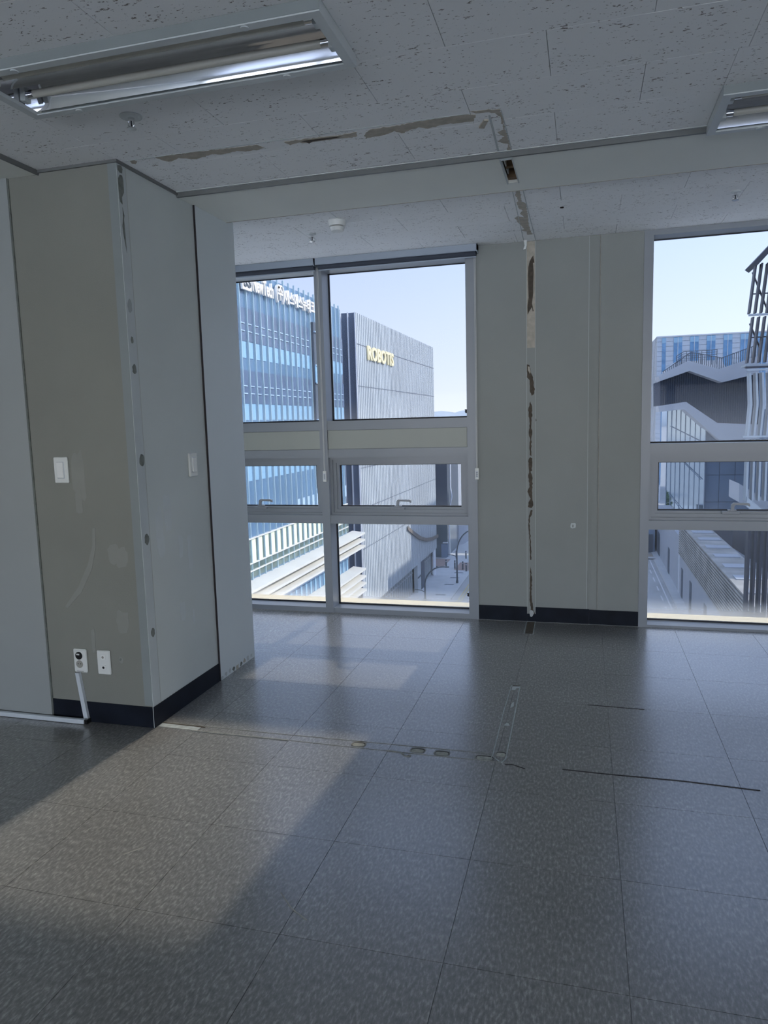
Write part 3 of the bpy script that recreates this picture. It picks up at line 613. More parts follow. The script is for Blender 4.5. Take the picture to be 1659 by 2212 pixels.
# ================================================================ THINGS ON THE COLUMN
def switch(label, face, u, z, wd=0.074, ht=0.118):
    """face 'y': on the cream face; 'x': on the flank"""
    if face == 'y': t = thing('light_switch', label, 'switch', (u, YC, z))
    else: t = thing('light_switch', label, 'switch', (XC, u, z))
    def bx(a0, a1, d0, d1, z0, z1, ch):
        return box(a0, a1, YC-d1, YC-d0, z0, z1, ch=ch) if face == 'y' else box(XC+0.0015+d0, XC+0.0015+d1, a0, a1, z0, z1, ch=ch)
    bx(u-wd/2, u+wd/2, 0, 0.011, z-ht/2, z+ht/2, 0.003).build('plate', 'plastic', t)
    bx(u-0.019, u+0.019, 0.011, 0.0135, z-0.038, z+0.038, 0.0008).build('rocker_frame', 'greyplastic', t)
    bx(u-0.017, u+0.017, 0.0125, 0.018, z-0.036, z+0.036, 0.0018).build('rocker', 'rocker', t)
    return t
switch('white rocker light switch on the cream column face', 'y', -2.302, 1.199)
switch('white rocker light switch on the column flank facing the windows', 'x', 3.268, 1.190)
# double socket
t = thing('power_outlet', 'white double wall socket, upper one black, with trunking below', 'outlet', (-2.279, YC, 0.303))
pl = box(-2.315, -2.245, YC-0.013, YC, 0.245, 0.358, ch=0.004).build('plate', 'plastic', t)
c = MB().cyl((-2.283, YC-0.0155, 0.327), (-2.283, YC-0.010, 0.327), 0.0185, n=28).build('socket', 'black', t, 'upper socket, glossy black')
box(-2.295, -2.279, YC-0.0163, YC-0.015, 0.330, 0.337).build('socket_label', 'plastic', c)
c2 = MB().cyl((-2.283, YC-0.0140, 0.286), (-2.283, YC-0.010, 0.286), 0.0185, n=28).build('socket', 'socket', t, 'lower socket, grey')
MB().cyl((-2.290, YC-0.0146, 0.288), (-2.290, YC-0.013, 0.288), 0.0024, n=10).cyl((-2.276, YC-0.0146, 0.288), (-2.276, YC-0.013, 0.288), 0.0024, n=10).build('pin_hole', 'black', c2)
box(-2.300, -2.264, YC-0.0136, YC-0.0125, 0.2505, 0.2530).build('plate_print', 'torn_shade_grey', t)
t = thing('data_outlet', 'white plate with two small data ports, right of the double socket', 'outlet', (-2.153, YC, 0.301))
box(-2.188, -2.118, YC-0.011, YC, 0.243, 0.358, ch=0.004).build('plate', 'plastic', t)
for zz, mm in ((0.327, 'socket'), (0.278, 'black')):
    p = box(-2.164, -2.140, YC-0.0135, YC-0.0105, zz-0.011, zz+0.011, ch=0.001).build('port', 'rocker', t)
    MB().prism([(-2.160, zz-0.001), (-2.157, zz+0.005), (-2.150, zz+0.005), (-2.147, zz-0.001), (-2.150, zz-0.006), (-2.157, zz-0.006)], 'y', YC-0.0142, YC-0.0132).build('port_opening', mm, p)
# surface trunking: down from the socket and left along the floor
t = thing('cable_trunking', 'white plastic cable trunking from the socket down and left along the floor', 'trunking', (-2.27, YC-0.03, 0.0))
tk = MB(); y0, y1 = YC-0.018, YC-0.001
tk.prism([(-2.309, 0.243), (-2.289, 0.243), (-2.257, 0.014), (-2.280, 0.014)], 'y', y0, y1)
tk.build('riser', 'greyplastic', t)
box(-4.2, -2.266, YC-0.040, YC-0.0225, 0.002, 0.024, ch=0.0015).build('floor_run', 'greyplastic', t)
box(-2.272, -2.252, YC-0.034, YC-0.002, 0.001, 0.022).build('open_end', 'black', t)

# ================================================================ CEILING FITTINGS
def fixture(L, label):
    x0, x1, y0, y1 = L; zb = H-0.034; zc = 2.585
    t = thing('ceiling_light', label, 'light', ((x0+x1)/2, (y0+y1)/2, H), 'recessed twin-tube ceiling lights')
    f = MB(); bw = 0.030
    za = zb+0.004
    f.box(x0, x1, y0, y0+0.006, za, 2.515).box(x0, x1, y1-0.006, y1, za, 2.515).box(x0, x0+0.006, y0+0.006, y1-0.006, za, 2.515).box(x1-0.006, x1, y0+0.006, y1-0.006, za, 2.515)
    f.prism([(x0, y0), (x1, y0), (x1-bw, y0+bw), (x0+bw, y0+bw)], 'z', zb, za).prism([(x0, y1), (x1, y1), (x1-bw, y1-bw), (x0+bw, y1-bw)], 'z', zb, za)
    f.prism([(x0, y0), (x0, y1), (x0+bw, y1-bw), (x0+bw, y0+bw)], 'z', zb, za).prism([(x1, y0), (x1, y1), (x1-bw, y1-bw), (x1-bw, y0+bw)], 'z', zb, za)
    f.build('frame', 'lampframe', t)
    box(x0, x1, y0-0.0012, y0, za, H).build('frame_side_shaded', 'bead', t)  # grey skin darkens the near side to stand in for shade
    # W-shaped mirror: two curved troughs
    yi0, yi1 = y0+bw, y1-bw; mid = (yi0+yi1)/2; prof = []
    for a, b in ((yi0, mid), (mid, yi1)):
        for k in range(13):
            u = k/12; yy = a + (b-a)*u
            prof.append((yy, zb+0.012 + (0.070)*(1-(2*u-1)**2)**0.6 + (0.016 if (a == yi0 and k == 12) or (a == mid and k == 0) else 0)))
    vs = []; n = len(prof)
    for x in (x0+bw, x1-bw): vs += [(x, p[0], p[1]) for p in prof]
    m_ = MB().add(vs, [(i, i+1, n+i+1, n+i) for i in range(n-1)], True)
    m_.add(vs, [tuple(range(n)), tuple(range(2*n-1, n-1, -1))])
    vs2 = [(v[0], v[1], v[2]+0.002) for v in vs]
    m_.add(vs2, [(i, i+1, n+i+1, n+i) for i in range(n-1)], True)
    m_.build('reflector', 'reflector', t)
    cp = MB(); cp.box(x0+0.006, x1-0.006, y0+0.006, y1-0.006, 2.56, 2.58).box(x0+0.006, x0+bw-0.001, y0+0.006, y1-0.006, zb+0.004, 2.56).box(x1-bw+0.001, x1-0.006, y0+0.006, y1-0.006, zb+0.004, 2.56)
    cp.build('housing', 'lampframe', t)
    for a, b in ((yi0, mid), (mid, yi1)):
        yc = (a+b)/2
        tb = MB().cyl((x0+bw+0.045, yc, zb+0.036), (x1-bw-0.045, yc, zb+0.036), 0.0125, n=16)
        o = tb.build('tube', 'tube', t)
        for xx, s in ((x0+bw, 1), (x1-bw, -1)):
            MB().box(xx+0.002*s, xx+0.022*s, yc-0.016, yc+0.016, zb+0.014, zb+0.060, ch=0.002).build('lamp_holder', 'lampframe', t)
            MB().cyl((xx+0.020*s, yc, zb+0.036), (xx+0.048*s, yc, zb+0.036), 0.0135, n=16).build('end_ferrule', 'chrome', o)
    for fx in (0.16, 0.81):
        for yy in (y0+bw/2, y1-bw/2):
            xx = x0 + (x1-x0)*fx
            MB().cyl((xx, yy, zb-0.003), (xx, yy, zb+0.001), 0.012, n=16).build('clip', 'lampframe', t)
    return t
fixture(LIGHTS[0], 'recessed twin-tube light with mirror reflector at upper left')
fixture(LIGHTS[1], 'recessed twin-tube light cut by the right edge of the picture')
def sprinkler(x, y, label, s=1.0):
    t = thing('sprinkler', label, 'sprinkler', (x, y, H), 'ceiling sprinkler heads')
    MB().cyl((x, y, H-0.004), (x, y, H+0.001), 0.040*s, n=24).cyl((x, y, H-0.007), (x, y, H-0.004), 0.026*s, 0.034*s, n=24).build('rosette', 'lampframe', t)
    MB().cyl((x, y, H-0.020), (x, y, H-0.006), 0.012*s, n=14).build('body', 'chrome', t)
    MB().tube([(x-0.011, y, H-0.018), (x-0.012, y, H-0.032), (x-0.003, y, H-0.042)], 0.0028, 8).tube([(x+0.011, y, H-0.018), (x+0.012, y, H-0.032), (x+0.003, y, H-0.042)], 0.0028, 8).build('yoke', 'chrome', t)
    MB().cyl((x, y, H-0.040), (x, y, H-0.018), 0.0028, n=8).build('glass_bulb', 'gasket', t)
    MB().cyl((x, y, H-0.045), (x, y, H-0.042), 0.017, n=18).build('deflector', 'chrome', t)
sprinkler(-1.596, 2.447, 'chrome sprinkler head in front of the left ceiling light')
sprinkler(-1.578, 4.222, 'small dark sprinkler head left of the smoke detector', 0.6)
sprinkler(0.735, 4.230, 'small dark sprinkler head at the right above the window', 0.6)
flat(patch(-0.128, 4.203, 0.011, 0.016, 10, 0.15), 'z', H, -0.001, 'screw_hole', 'cavity', ceiling)
t = thing('smoke_detector', 'round white smoke detector on the ceiling above the left window', 'detector', (-1.347, 4.012, H))
MB().cyl((-1.347, 4.012, H-0.030), (-1.347, 4.012, H+0.001), 0.046, 0.052, n=32).build('base', 'plastic', t)
MB().cyl((-1.347, 4.012, H-0.036), (-1.347, 4.012, H-0.030), 0.034, n=28).build('vent_ring', 'socket', t)
MB().cyl((-1.347, 4.012, H-0.056), (-1.347, 4.012, H-0.036), 0.034, 0.042, n=28).build('cap', 'plastic', t)
# ================================================================ OUTSIDE (heights given from the lens height)
G = CH - 22.6                                # street level
def zr(v): return CH + v
E_ = {}
M_['ablue'] = mat('tower_glass_blue', (0.117, 0.211, 0.328), 0.22, 0.0, var=0.18, vscale=0.25, spec=0.8)
M_['afin'] = mat('fin_light_blue_metal', (0.508, 0.656, 0.705), 0.35, 0.3)
M_['abright'] = mat('bright_spandrel_glass', (0.286, 0.487, 0.655), 0.25, var=0.05, vscale=0.5)
M_['adark'] = mat('dark_window_band', (0.11, 0.16, 0.25), 0.2, var=0.2, vscale=0.5)
M_['aline'] = mat('transom_line', (0.45, 0.60, 0.75), 0.4)
M_['ledge'] = mat('white_louvre_ledge', (0.72, 0.70, 0.64), 0.6, var=0.05, vscale=0.6)
M_['blindpan'] = mat('cream_window_blind', (0.80, 0.84, 0.62), 0.7)
M_['greenglass'] = mat('green_grey_glass', (0.13, 0.18, 0.16), 0.15, var=0.3, vscale=1.5)
M_['letter'] = mat('white_sign_letter', (0.95, 0.90, 0.84), 0.5)
M_['letterc'] = mat('cream_sign_letter', (0.95, 0.83, 0.52), 0.5)
M_['rib'] = mat('ribbed_metal_cladding', (0.516, 0.550, 0.568), 0.45, 0.0, var=0.12, vscale=0.12)
M_['ribd'] = mat('ribbed_metal_groove', (0.259, 0.302, 0.338), 0.5, 0.0, var=0.15, vscale=0.12)
M_['bfront'] = mat('slate_blue_panel', (0.10, 0.14, 0.21), 0.35, var=0.12, vscale=0.2)
M_['pilaster'] = mat('white_pilaster', (0.78, 0.80, 0.84), 0.4)
M_['seam'] = mat('cladding_seam', (0.16, 0.18, 0.22), 0.6)
M_['arc'] = mat('brown_banded_arc', (0.22, 0.19, 0.165), 0.7, var=0.5, vscale=3, stretch=(1, 1.2, 0.05))
M_['shop'] = mat('storefront_glass', (0.13, 0.17, 0.19), 0.15, var=0.2, vscale=0.5)
M_['dgrey'] = mat('dark_grey_cladding', (0.09, 0.11, 0.14), 0.5)
M_['side'] = mat('sidewalk_paving', (0.55, 0.56, 0.57), 0.8, var=0.08, vscale=0.8)
M_['road'] = mat('asphalt', (0.42, 0.42, 0.42), 0.75, var=0.15, vscale=0.4)
M_['bounce_ground'] = mat('pale_bounce_ground', (0.80, 0.80, 0.78), 0.8, var=0.05, vscale=0.3)
M_['roadp'] = mat('pink_paving', (0.36, 0.27, 0.24), 0.8, var=0.08, vscale=0.8)
M_['kerb'] = mat('kerb_stone', (0.55, 0.55, 0.54), 0.7)
M_['yline'] = mat('yellow_road_line', (0.55, 0.42, 0.16), 0.7)
M_['wline'] = mat('white_road_line', (0.7, 0.7, 0.7), 0.7)
M_['pole'] = mat('painted_pole', (0.10, 0.12, 0.14), 0.5)
M_['white'] = mat('white_cladding', (0.62, 0.64, 0.67), 0.5, var=0.03, vscale=0.3)
M_['dwall'] = mat('dark_ribbed_wall', (0.032, 0.048, 0.085), 0.85, var=0.12, vscale=0.3)
M_['dpale'] = mat('pale_stone_panel', (0.50, 0.56, 0.63), 0.55, var=0.04, vscale=0.4)
M_['dglass'] = mat('tower_window_blue', (0.14, 0.30, 0.50), 0.2, var=0.2, vscale=0.6)
M_['mirror'] = mat('mirror_curtain_glass', (0.42, 0.52, 0.60), 0.08, 0.9, bump=0.5, bscale=0.6)
M_['tile'] = mat('blue_grey_wall_tile', (0.23, 0.30, 0.40), 0.45, var=0.06, vscale=0.3)
M_['fin'] = mat('dark_slanted_fin', (0.025, 0.03, 0.045), 0.45, 0.2)
M_['finp'] = mat('perforated_pale_fin', (0.34, 0.39, 0.43), 0.45, 0.2)
M_['podium'] = mat('podium_white_wall', (0.48, 0.50, 0.54), 0.6, var=0.06, vscale=0.4)
M_['slat'] = mat('brown_grey_louvre', (0.40, 0.38, 0.35), 0.6, var=0.3, vscale=0.5)
M_['leaf'] = mat('tree_foliage', (0.16, 0.30, 0.07), 0.8, var=0.4, vscale=1.2)
M_['bark'] = mat('bark', (0.12, 0.09, 0.06), 0.9)
M_['hill'] = mat('hazy_hill', (0.55, 0.62, 0.68), 1.0)
M_['paving'] = mat('tan_paving_and_reflection', (0.45, 0.38, 0.30), 0.8, var=0.1, vscale=1.0)

def btag(name, label, cat, loc): return thing(name, label, cat, loc)
def text_obj(name, s, m, parent, y0, y1, z0, z1, x, depth, bold=0.0):
    cu = bpy.data.curves.new(name, 'FONT'); cu.body = s; cu.size = 1.0; cu.offset = bold; cu.resolution_u = 3; cu.extrude = 0.05
    o = bpy.data.objects.new(name+'_src', cu); COL.objects.link(o)
    dg = bpy.context.evaluated_depsgraph_get(); dg.update()
    me = bpy.data.meshes.new_from_object(o.evaluated_get(dg))
    bpy.data.objects.remove(o)
    xs = [v.co.x for v in me.vertices]; ys = [v.co.y for v in me.vertices]
    ax, bx_, ay, by = min(xs), max(xs), min(ys), max(ys); off = wl(parent)
    for v in me.vertices:
        c_ = v.co.copy()
        v.co = Vector((x + (c_.z+0.05)/0.1*depth, y0+(c_.x-ax)/(bx_-ax)*(y1-y0), z0+(c_.y-ay)/(by-ay)*(z1-z0))) - off
    me.materials.clear(); me.materials.append(M_[m]); me.name = name
    o = bpy.data.objects.new(name, me); link(o, parent); return o

# street level
gb = MB(); gb.box(-400, 400, -8, 1600, G-0.5, G)
ground = struct(gb.build('ground', 'road'), 'grey asphalt street between the buildings', 'road')
box(-300, 300, -300, -8, G-0.5, G).build('bounce_paving', 'bounce_ground', ground)  # unseen pale ground added to bounce light up to the ceiling
box(-21.9, -16.55, 20, 300, G, G+0.12).build('sidewalk', 'side', ground)
box(-16.55, -16.25, 20, 300, G, G+0.14).build('kerb', 'kerb', ground)
box(-19.2, -19.05, 20, 300, G+0.12, G+0.13).build('paving_line', 'kerb', ground)
box(-15.4, -15.25, 20, 105, G, G+0.012).build('road_line', 'yline', ground)
box(-15.0, -14.85, 20, 105, G, G+0.012).build('road_line', 'yline', ground)
box(-23.5, -16.0, 118.6, 119.2, G+0.12, G+0.14).build('paving_line', 'kerb', ground)
box(-19.0, -10.0, 106.5, 112.5, G+0.12, G+0.135).build('pink_paving', 'roadp', ground)
box(-24.5, -21.0, 109.0, 115.0, G+0.12, G+0.135).build('pink_paving', 'roadp', ground)
box(-21.0, 11.0, 119.6, 121.0, G+0.10, G+0.15).build('kerb', 'kerb', ground)
for y in (96.5, 101.0, 104.5, 90.5): box(-18.6, -17.3, y, y+0.5, G+0.12, G+0.128).build('manhole_cover', 'seam', ground)
box(9.9, 10.05, 40, 119, G, G+0.012).build('road_line', 'wline', ground)
for k in range(14): box(9.3, 9.45, 44+k*5.4, 46.5+k*5.4, G, G+0.012).build('road_line', 'wline', ground)
box(10.5, 10.75, 40, 119, G, G+0.15).build('kerb', 'kerb', ground)
box(10.75, 11.7, 40, 132, G, G+0.10).build('sidewalk', 'side', ground)
box(6.0, 11.5, 120.2, 124.5, G, G+0.02).build('pale_paving', 'paving', ground)

# ---- blue glass tower with the two-language sign
A = btag('office_tower', 'blue glass office tower with vertical fins and rooftop-level white sign', 'building', (-28, 42, G))
XA = -21.0
box(-40, XA, 10, 62.5, G, zr(10.0)).build('glass_wall', 'ablue', A)
me = None; fy = []
y = 42.5-1.016*24
while y < 62.6:
    fy.append(y); y += 1.016
for y in fy:
    if me is None:
        me = box(0, 0.13, 0, 0.07, -11.2+CH, 10.25+CH).mesh('fin'); me.materials.append(M_['afin'])
    place('fin', me, A, (XA, y, 0))
mp_ = box(0, 0.03, 0, 0.70, 0, 1.03).mesh('spandrel_panel'); mp_.materials.append(M_['abright'])
md_ = box(0, 0.02, 0, 0.90, 0, 2.1).mesh('window_pane'); md_.materials.append(M_['adark'])
ml = box(0, 0.08, 0, 0.60, 0, 0.06).mesh('transom'); ml.materials.append(M_['aline'])
for y in fy:
    if y < 36: continue
    sec = 54.8 < y < 57.8
    for k, zt in enumerate([9.35, 5.38, 1.43, -2.52]):
        if k: place('spandrel_panel', mp_, A, (XA, y+0.10, zr(zt-1.05)))
        if k: place('window_pane', md_, A, (XA, y+0.10, zr(zt+0.02)))
        if k:
            for dz in (0.62, 1.10): place('transom', ml, A, (XA, y+0.10, zr(zt+dz)))
    # lower storey: cream blinds and greenish glass
    box(XA, XA+0.06, y+0.10, y+0.78, zr(-8.9), zr(-7.35)).build('window_blind', 'blindpan', A)
    box(XA, XA+0.04, y+0.78, y+1.016, zr(-9.9), zr(-7.35)).build('window_pane', 'greenglass', A)
    box(XA, XA+0.04, y+0.10, y+0.78, zr(-9.9), zr(-8.9)).build('window_pane', 'greenglass', A)
    if y > 50: box(XA+0.05, XA+0.08, y+0.10, y+0.60, zr(-6.6), zr(-5.6)).build('spandrel_panel', 'aline', A)
for z in (-7.33, -8.95, -9.45): box(XA, XA+0.16, 30, 62.5, zr(z), zr(z)+0.08).build('floor_rail', 'ledge', A)
box(XA, XA+0.30, 54.9, 57.7, zr(-5), zr(8.0)).build('service_bay', 'dgrey', A)
for z in (7.2, 4.6, 3.2, 0.3, -1.0): box(XA+0.30, XA+0.42, 54.9, 57.7, zr(z), zr(z)+0.10).build('transom', 'aline', A)
for z0_, z1_ in ((3.2, 4.6), (-1.0, 0.3)): box(XA+0.30, XA+0.36, 54.9, 57.7, zr(z0_), zr(z1_)).build('spandrel_panel', 'abright', A)
for z in (-10.0, -10.62, -11.22, -13.4, -14.1, -14.75, -15.4, -17.6, -18.3, -19.0):
    b = MB().prism([(XA, zr(z)-0.02), (XA+1.25, zr(z)-0.14), (XA+1.25, zr(z)-0.30), (XA, zr(z)-0.42)], 'y', 20, 64.0)
    b.build('louvre_ledge', 'ledge', A)
for y in fy:
    for z0_, z1_ in ((-13.4, -11.6), (-17.6, -15.8)):
        box(XA, XA+0.05, y+0.1, y+0.40, zr(z0_), zr(z1_)).build('spandrel_panel', 'abright', A) if 44 < y else None
box(XA, XA+0.10, 30, 62.5, zr(-12.3), zr(-12.2)).build('floor_rail', 'aline', A)
# rooftop antenna and stay
MB().cyl((-27, 56, zr(9.9)), (-27, 56, zr(12.5)), 0.05, n=6).cyl((-27, 56, zr(12.0)), (-26, 60, zr(11.0)), 0.03, n=6).build('antenna', 'aline', A)
MB().box(-24.0, -23.0, 58.5, 61.5, zr(10.4), zr(10.55)).box(-23.6, -23.5, 59.9, 60.0, zr(10.0), zr(10.4)).build('roof_canopy', 'white', A)
# sign lettering standing on the fins
XS = XA+0.16
bl = box(XS, XS+0.14, 42.7, 44.0, zr(8.55), zr(9.60)).build('sign_block', 'letter', A)
text_obj('sign_lettering', 'SS', 'pole', A, 42.85, 43.85, zr(8.72), zr(9.45), XS+0.14, 0.06, 0.01)
text_obj('sign_lettering', 'NewTech', 'letter', A, 44.1, 47.4, zr(8.62), zr(9.60), XS, 0.18, 0.02)
text_obj('sign_lettering', '(주)', 'letter', A, 47.9, 49.3, zr(8.50), zr(9.75), XS, 0.18, 0.02)
text_obj('sign_lettering', '에스에스뉴테크', 'letter', A, 49.4, 55.3, zr(8.62), zr(9.62), XS, 0.18, 0.02)

# ---- ribbed building
B = btag('ribbed_building', 'pale ribbed metal office block with cream lettering and a glazed ground floor', 'building', (-30, 85, G))
YB0, YB1 = 66.9, 103.5
bb = MB(); bb.box(-45, XA, YB0, YB1, zr(-18.6), zr(10.35)); bb.box(-45, XA-1.0, YB0, YB1, G, zr(-18.6)); bb.build('wall', 'ribd', B)
bb = MB(); k = YB0+0.2
while k < YB1-0.1:
    bb.box(XA, XA+0.05, k, k+0.38, zr(-18.6), zr(10.4)); k += 0.60
o = bb.build('cladding_rib', 'rib', B); o['kind'] = 'stuff'
for z in (7.45, 3.5, -0.45, -4.4, -8.4, -12.4): box(XA+0.02, XA+0.07, YB0, YB1, zr(z), zr(z)+0.07).build('cladding_seam', 'seam', B)
box(-45, XA+0.1, YB0-0.05, YB0, zr(-22), zr(10.35)).build('front_panel', 'bfront', B)
for k in range(18): box(XA-0.72*k-0.02, XA-0.72*k+0.08, YB0-0.22, YB0-0.05, zr(-22), zr(10.38)).build('pilaster', 'pilaster', B)
text_obj('sign_lettering', 'ROBOTIS', 'letterc', B, 70.2, 80.3, zr(6.20), zr(7.62), XA+0.10, 0.14, 0.03)
box(XA-0.9, XA-0.8, YB0, YB1, G, zr(-18.6)).build('storefront_glass', 'shop', B)
for k in range(34):
    y = YB0+0.6+k*1.08
    if 91.2 < y < 95.4: continue
    box(XA-0.8, XA-0.6, y, y+0.10, G, zr(-18.6)).build('mullion', 'rib', B)
box(XA-0.8, XA-0.68, YB0, 91, zr(-19.8), zr(-19.7)).build('transom', 'rib', B); box(XA-0.8, XA-0.68, 95.5, YB1, zr(-19.8), zr(-19.7)).build('transom', 'rib', B)
box(XA-0.6, XA-0.1, 91.3, 93.4, G, zr(-18.6)).build('entrance_pier', 'rib', B)
box(XA-0.6, XA-0.05, 93.4, 95.4, G, zr(-18.6)).build('entrance_door', 'dgrey', B)
box(XA-0.1, XA-0.04, 91.4, 93.6, zr(-20.6), zr(-20.4)).build('door_sign', 'pole', B)
MB().prism([(y_, z_+CH-0.0) for y_, z_ in [(a, b-CH) for a, b in arc]], 'x', XA+0.16, XA+0.26).build('curved_band', 'arc', B)
box(XA-0.3, XA-0.1, 102.2, 103.4, G, zr(-18.6)).build('corner_pier', 'pilaster', B)

# ---- buildings behind it
t = btag('grey_block', 'dark slate block just beyond the ribbed building, with a glazed base', 'building', (-26, 124, G))
box(-40, -21.75, 117, 127.4, zr(-16.6), zr(0.5)).build('wall', 'dgrey', t)
box(-40, -21.9, 117.1, 127.4, G, zr(-16.6)).build('glazed_base', 'shop', t)
box(-22.6, -21.8, 116.8, 117.2, zr(-20.2), zr(-20.0)).build('entrance_canopy', 'white', t)
box(-22.9, -21.75, 116.9, 117.3, G, zr(-20.3)).build('door_panel', 'tile', t)
MB().tube([(-21.7, 118, G), (-21.7, 118, zr(-16)), (-21.5, 118, zr(-14)), (-21.2, 118, zr(-12.5)), (-21.4, 118, zr(-11)), (-21.4, 118, zr(0))], 0.12, 8).build('downpipe', 'pilaster', t)
t = btag('curved_block', 'pale curved-corner block at the far end of the pavement', 'building', (-25, 135, G))
pl = [(-40, 128), (-23.2, 128), (-22.6, 128.15), (-22.0, 128.6), (-21.5, 129.4), (-21.2, 130.4), (-21.0, 132), (-21.0, 150), (-40, 150)]
MB().prism(pl, 'z', G, zr(0.2)).build('wall', 'podium', t)
for k in range(7): box(-23.2+0.33*k, -23.2+0.33*k+0.05, 127.9+0.02*k*k, 128.1+0.02*k*k, G, zr(0.2)).build('cladding_rib', 'rib', t) if k < 5 else None
t = btag('shadow_block', 'unseen stepped block added to shade the ribbed building, right of the picture', 'building', (35, 90, G))  # out of view, stepped to throw the shadow on the ribbed wall
for a, b, c in ((66, 78, 13), (78, 90, 17), (90, 121, 23)): box(24.5+(9.8 if b == 121 else 0), 48, a, b, G, zr(c + (7 if b == 121 else 0))).build('wall', 'podium', t)
# far pale tower
t = btag('pale_tower', 'distant pale stone tower with paired blue window strips', 'building', (35, 210, G))
YD = 200.0; XD = 17.6
box(XD, 75, YD, 240, G, zr(19.7)).build('wall', 'dpale', t)
box(XD-0.1, XD, YD, YD+45, G, zr(19.8)).build('side_cladding', 'rib', t)
for k in range(12): box(XD-0.16, XD-0.1, YD+1+k*3.6, YD+1.12+k*3.6, G, zr(19.8)).build('panel_joint', 'seam', t)
for k in range(15):
    x0 = XD+1.15+ (0 if k == 0 else 2.75+(k-1)*3.86); wv = 0.9 if k == 0 else 2.0
    wn = box(x0, x0+wv, YD-0.10, YD, zr(-18), zr(19.4)).build('window_strip', 'dglass', t)
    box(x0, x0+wv, YD-0.16, YD-0.10, zr(18.9-0.9), zr(19.3)).build('pane', 'abright', wn)
    if k: box(x0+wv/2-0.06, x0+wv/2+0.06, YD-0.2, YD-0.1, zr(-18), zr(19.4)).build('mullion', 'white', wn)
for k in range(28): box(XD, XD+58, YD-0.04, YD, zr(18.4-1.22*k), zr(18.4-1.22*k)+0.06).build('panel_joint', 'seam', t)
box(XD-0.2, 75, YD-0.25, YD-0.05, zr(19.5), zr(19.8)).build('parapet', 'white', t)

# ---- stepped building with folded white bands and roof railings
t = btag('folded_building', 'dark-walled building with zigzag white bands, railed roof terrace and mirror-glass corner below', 'building', (18, 125, G))
YS = 125.0
def off(poly): return [(a, b) for a, b in poly]
MB().prism(darkw, 'y', YS, YS+12).build('dark_wall', 'dwall', t)
for k in range(44):
    x = 11.9+k*0.33
    # vertical battens follow the folded outline
    def yat(poly, x):
        for (a, b), (c, d_) in zip(poly[:-1], poly[1:]):
            if a <= x <= c: return b+(d_-b)*(x-a)/(c-a)
        return poly[-1][1]
    ztop = yat([darkw[0], darkw[1], darkw[2], darkw[3]], x); zb = yat([darkw[7], darkw[6], darkw[5], darkw[4]], x)
    box(x, x+0.06, YS-0.08, YS, zb, ztop).build('batten', 'dgrey', t)
MB().prism(rib1, 'y', YS-3, YS+3).build('upper_band', 'white', t)
MB().prism(rib2, 'y', YS-3, YS+2).build('lower_band', 'white', t)
def railing(top, bot, y, n, nm='railing'):
    r = MB()
    r.tube([(a, y, b) for a, b in top], 0.055, 6)
    ro = r.build(nm, 'dgrey', t)
    x0, x1 = max(top[0][0], bot[0][0])+0.1, min(top[-1][0], bot[-1][0])-0.1
    me_ = None
    for k in range(n):
        x = x0+(x1-x0)*k/(n-1); za = yat(bot, x); zb = yat(top, x)
        box(x-0.04, x+0.04, y-0.05, y+0.05, za-0.1, zb).build('baluster', 'dgrey', ro)
railing(rail1, rail1b, YS-2.8, 46)
railing([(a, b+0.0) for a, b in rail2], [(a, b-2.2) for a, b in rail2], YS+2.5, 9, 'back_railing')
for dz in (0.35, 0.7, 1.05): MB().tube([(a, YS+2.5, b-dz) for a, b in rail2], 0.04, 6).build('rail_bar', 'dgrey', t)
MB().prism([(12.6, 8.6), (14.2, 9.9), (21.0, 9.9), (22, 8.0), (12.6, 7.0)], 'y', YS+3.2, YS+8).build('roof_terrace', 'white', t)
# mirror-glass corner and tiled wall below
XT = 18.5
MB().prism([(14.25, 140), (XT, 125.2), (XT+3, 150), (14.25, 150)], 'z', zr(-18.4), zr(1.5)).build('mirror_glass', 'mirror', t)
dv = Vector((XT-14.25, 125.2-140, 0))
for k in range(9):
    p = Vector((14.25, 140, 0)) + dv*(k/8.0)
    box(p.x-0.06, p.x+0.06, p.y-0.12, p.y+0.02, zr(-18.4), zr(1.4)).build('mullion', 'dpale', t)
MB().prism([(XT, G), (45, G), (45, zr(-2.0)), (XT, zr(1.0))], 'y', 126, 140).build('wall', 'seam', t)
for i in range(10):
    for j in range(5):
        x0 = XT+2.3*i; z0_ = zr(-18.46+4.35*j)
        if j == 4 : z1_ = z0_+1.5
        else: z1_ = z0_+4.27
        box(x0+0.04, x0+2.26, 125.9, 126.0, z0_, z1_).build('wall_tile', 'tile', t)
MB().tube([(14.6, 138.5, zr(-6.0)), (XT-0.4, 126, zr(-10.5))], 0.06, 6).tube([(14.6, 138.5, zr(-2.0)), (XT-0.2, 125.6, zr(-4.6))], 0.06, 6).tube([(14.6, 138.5, zr(-14)), (XT-1.4, 129, zr(-18))], 0.06, 6).build('glazing_joint', 'tile', t)

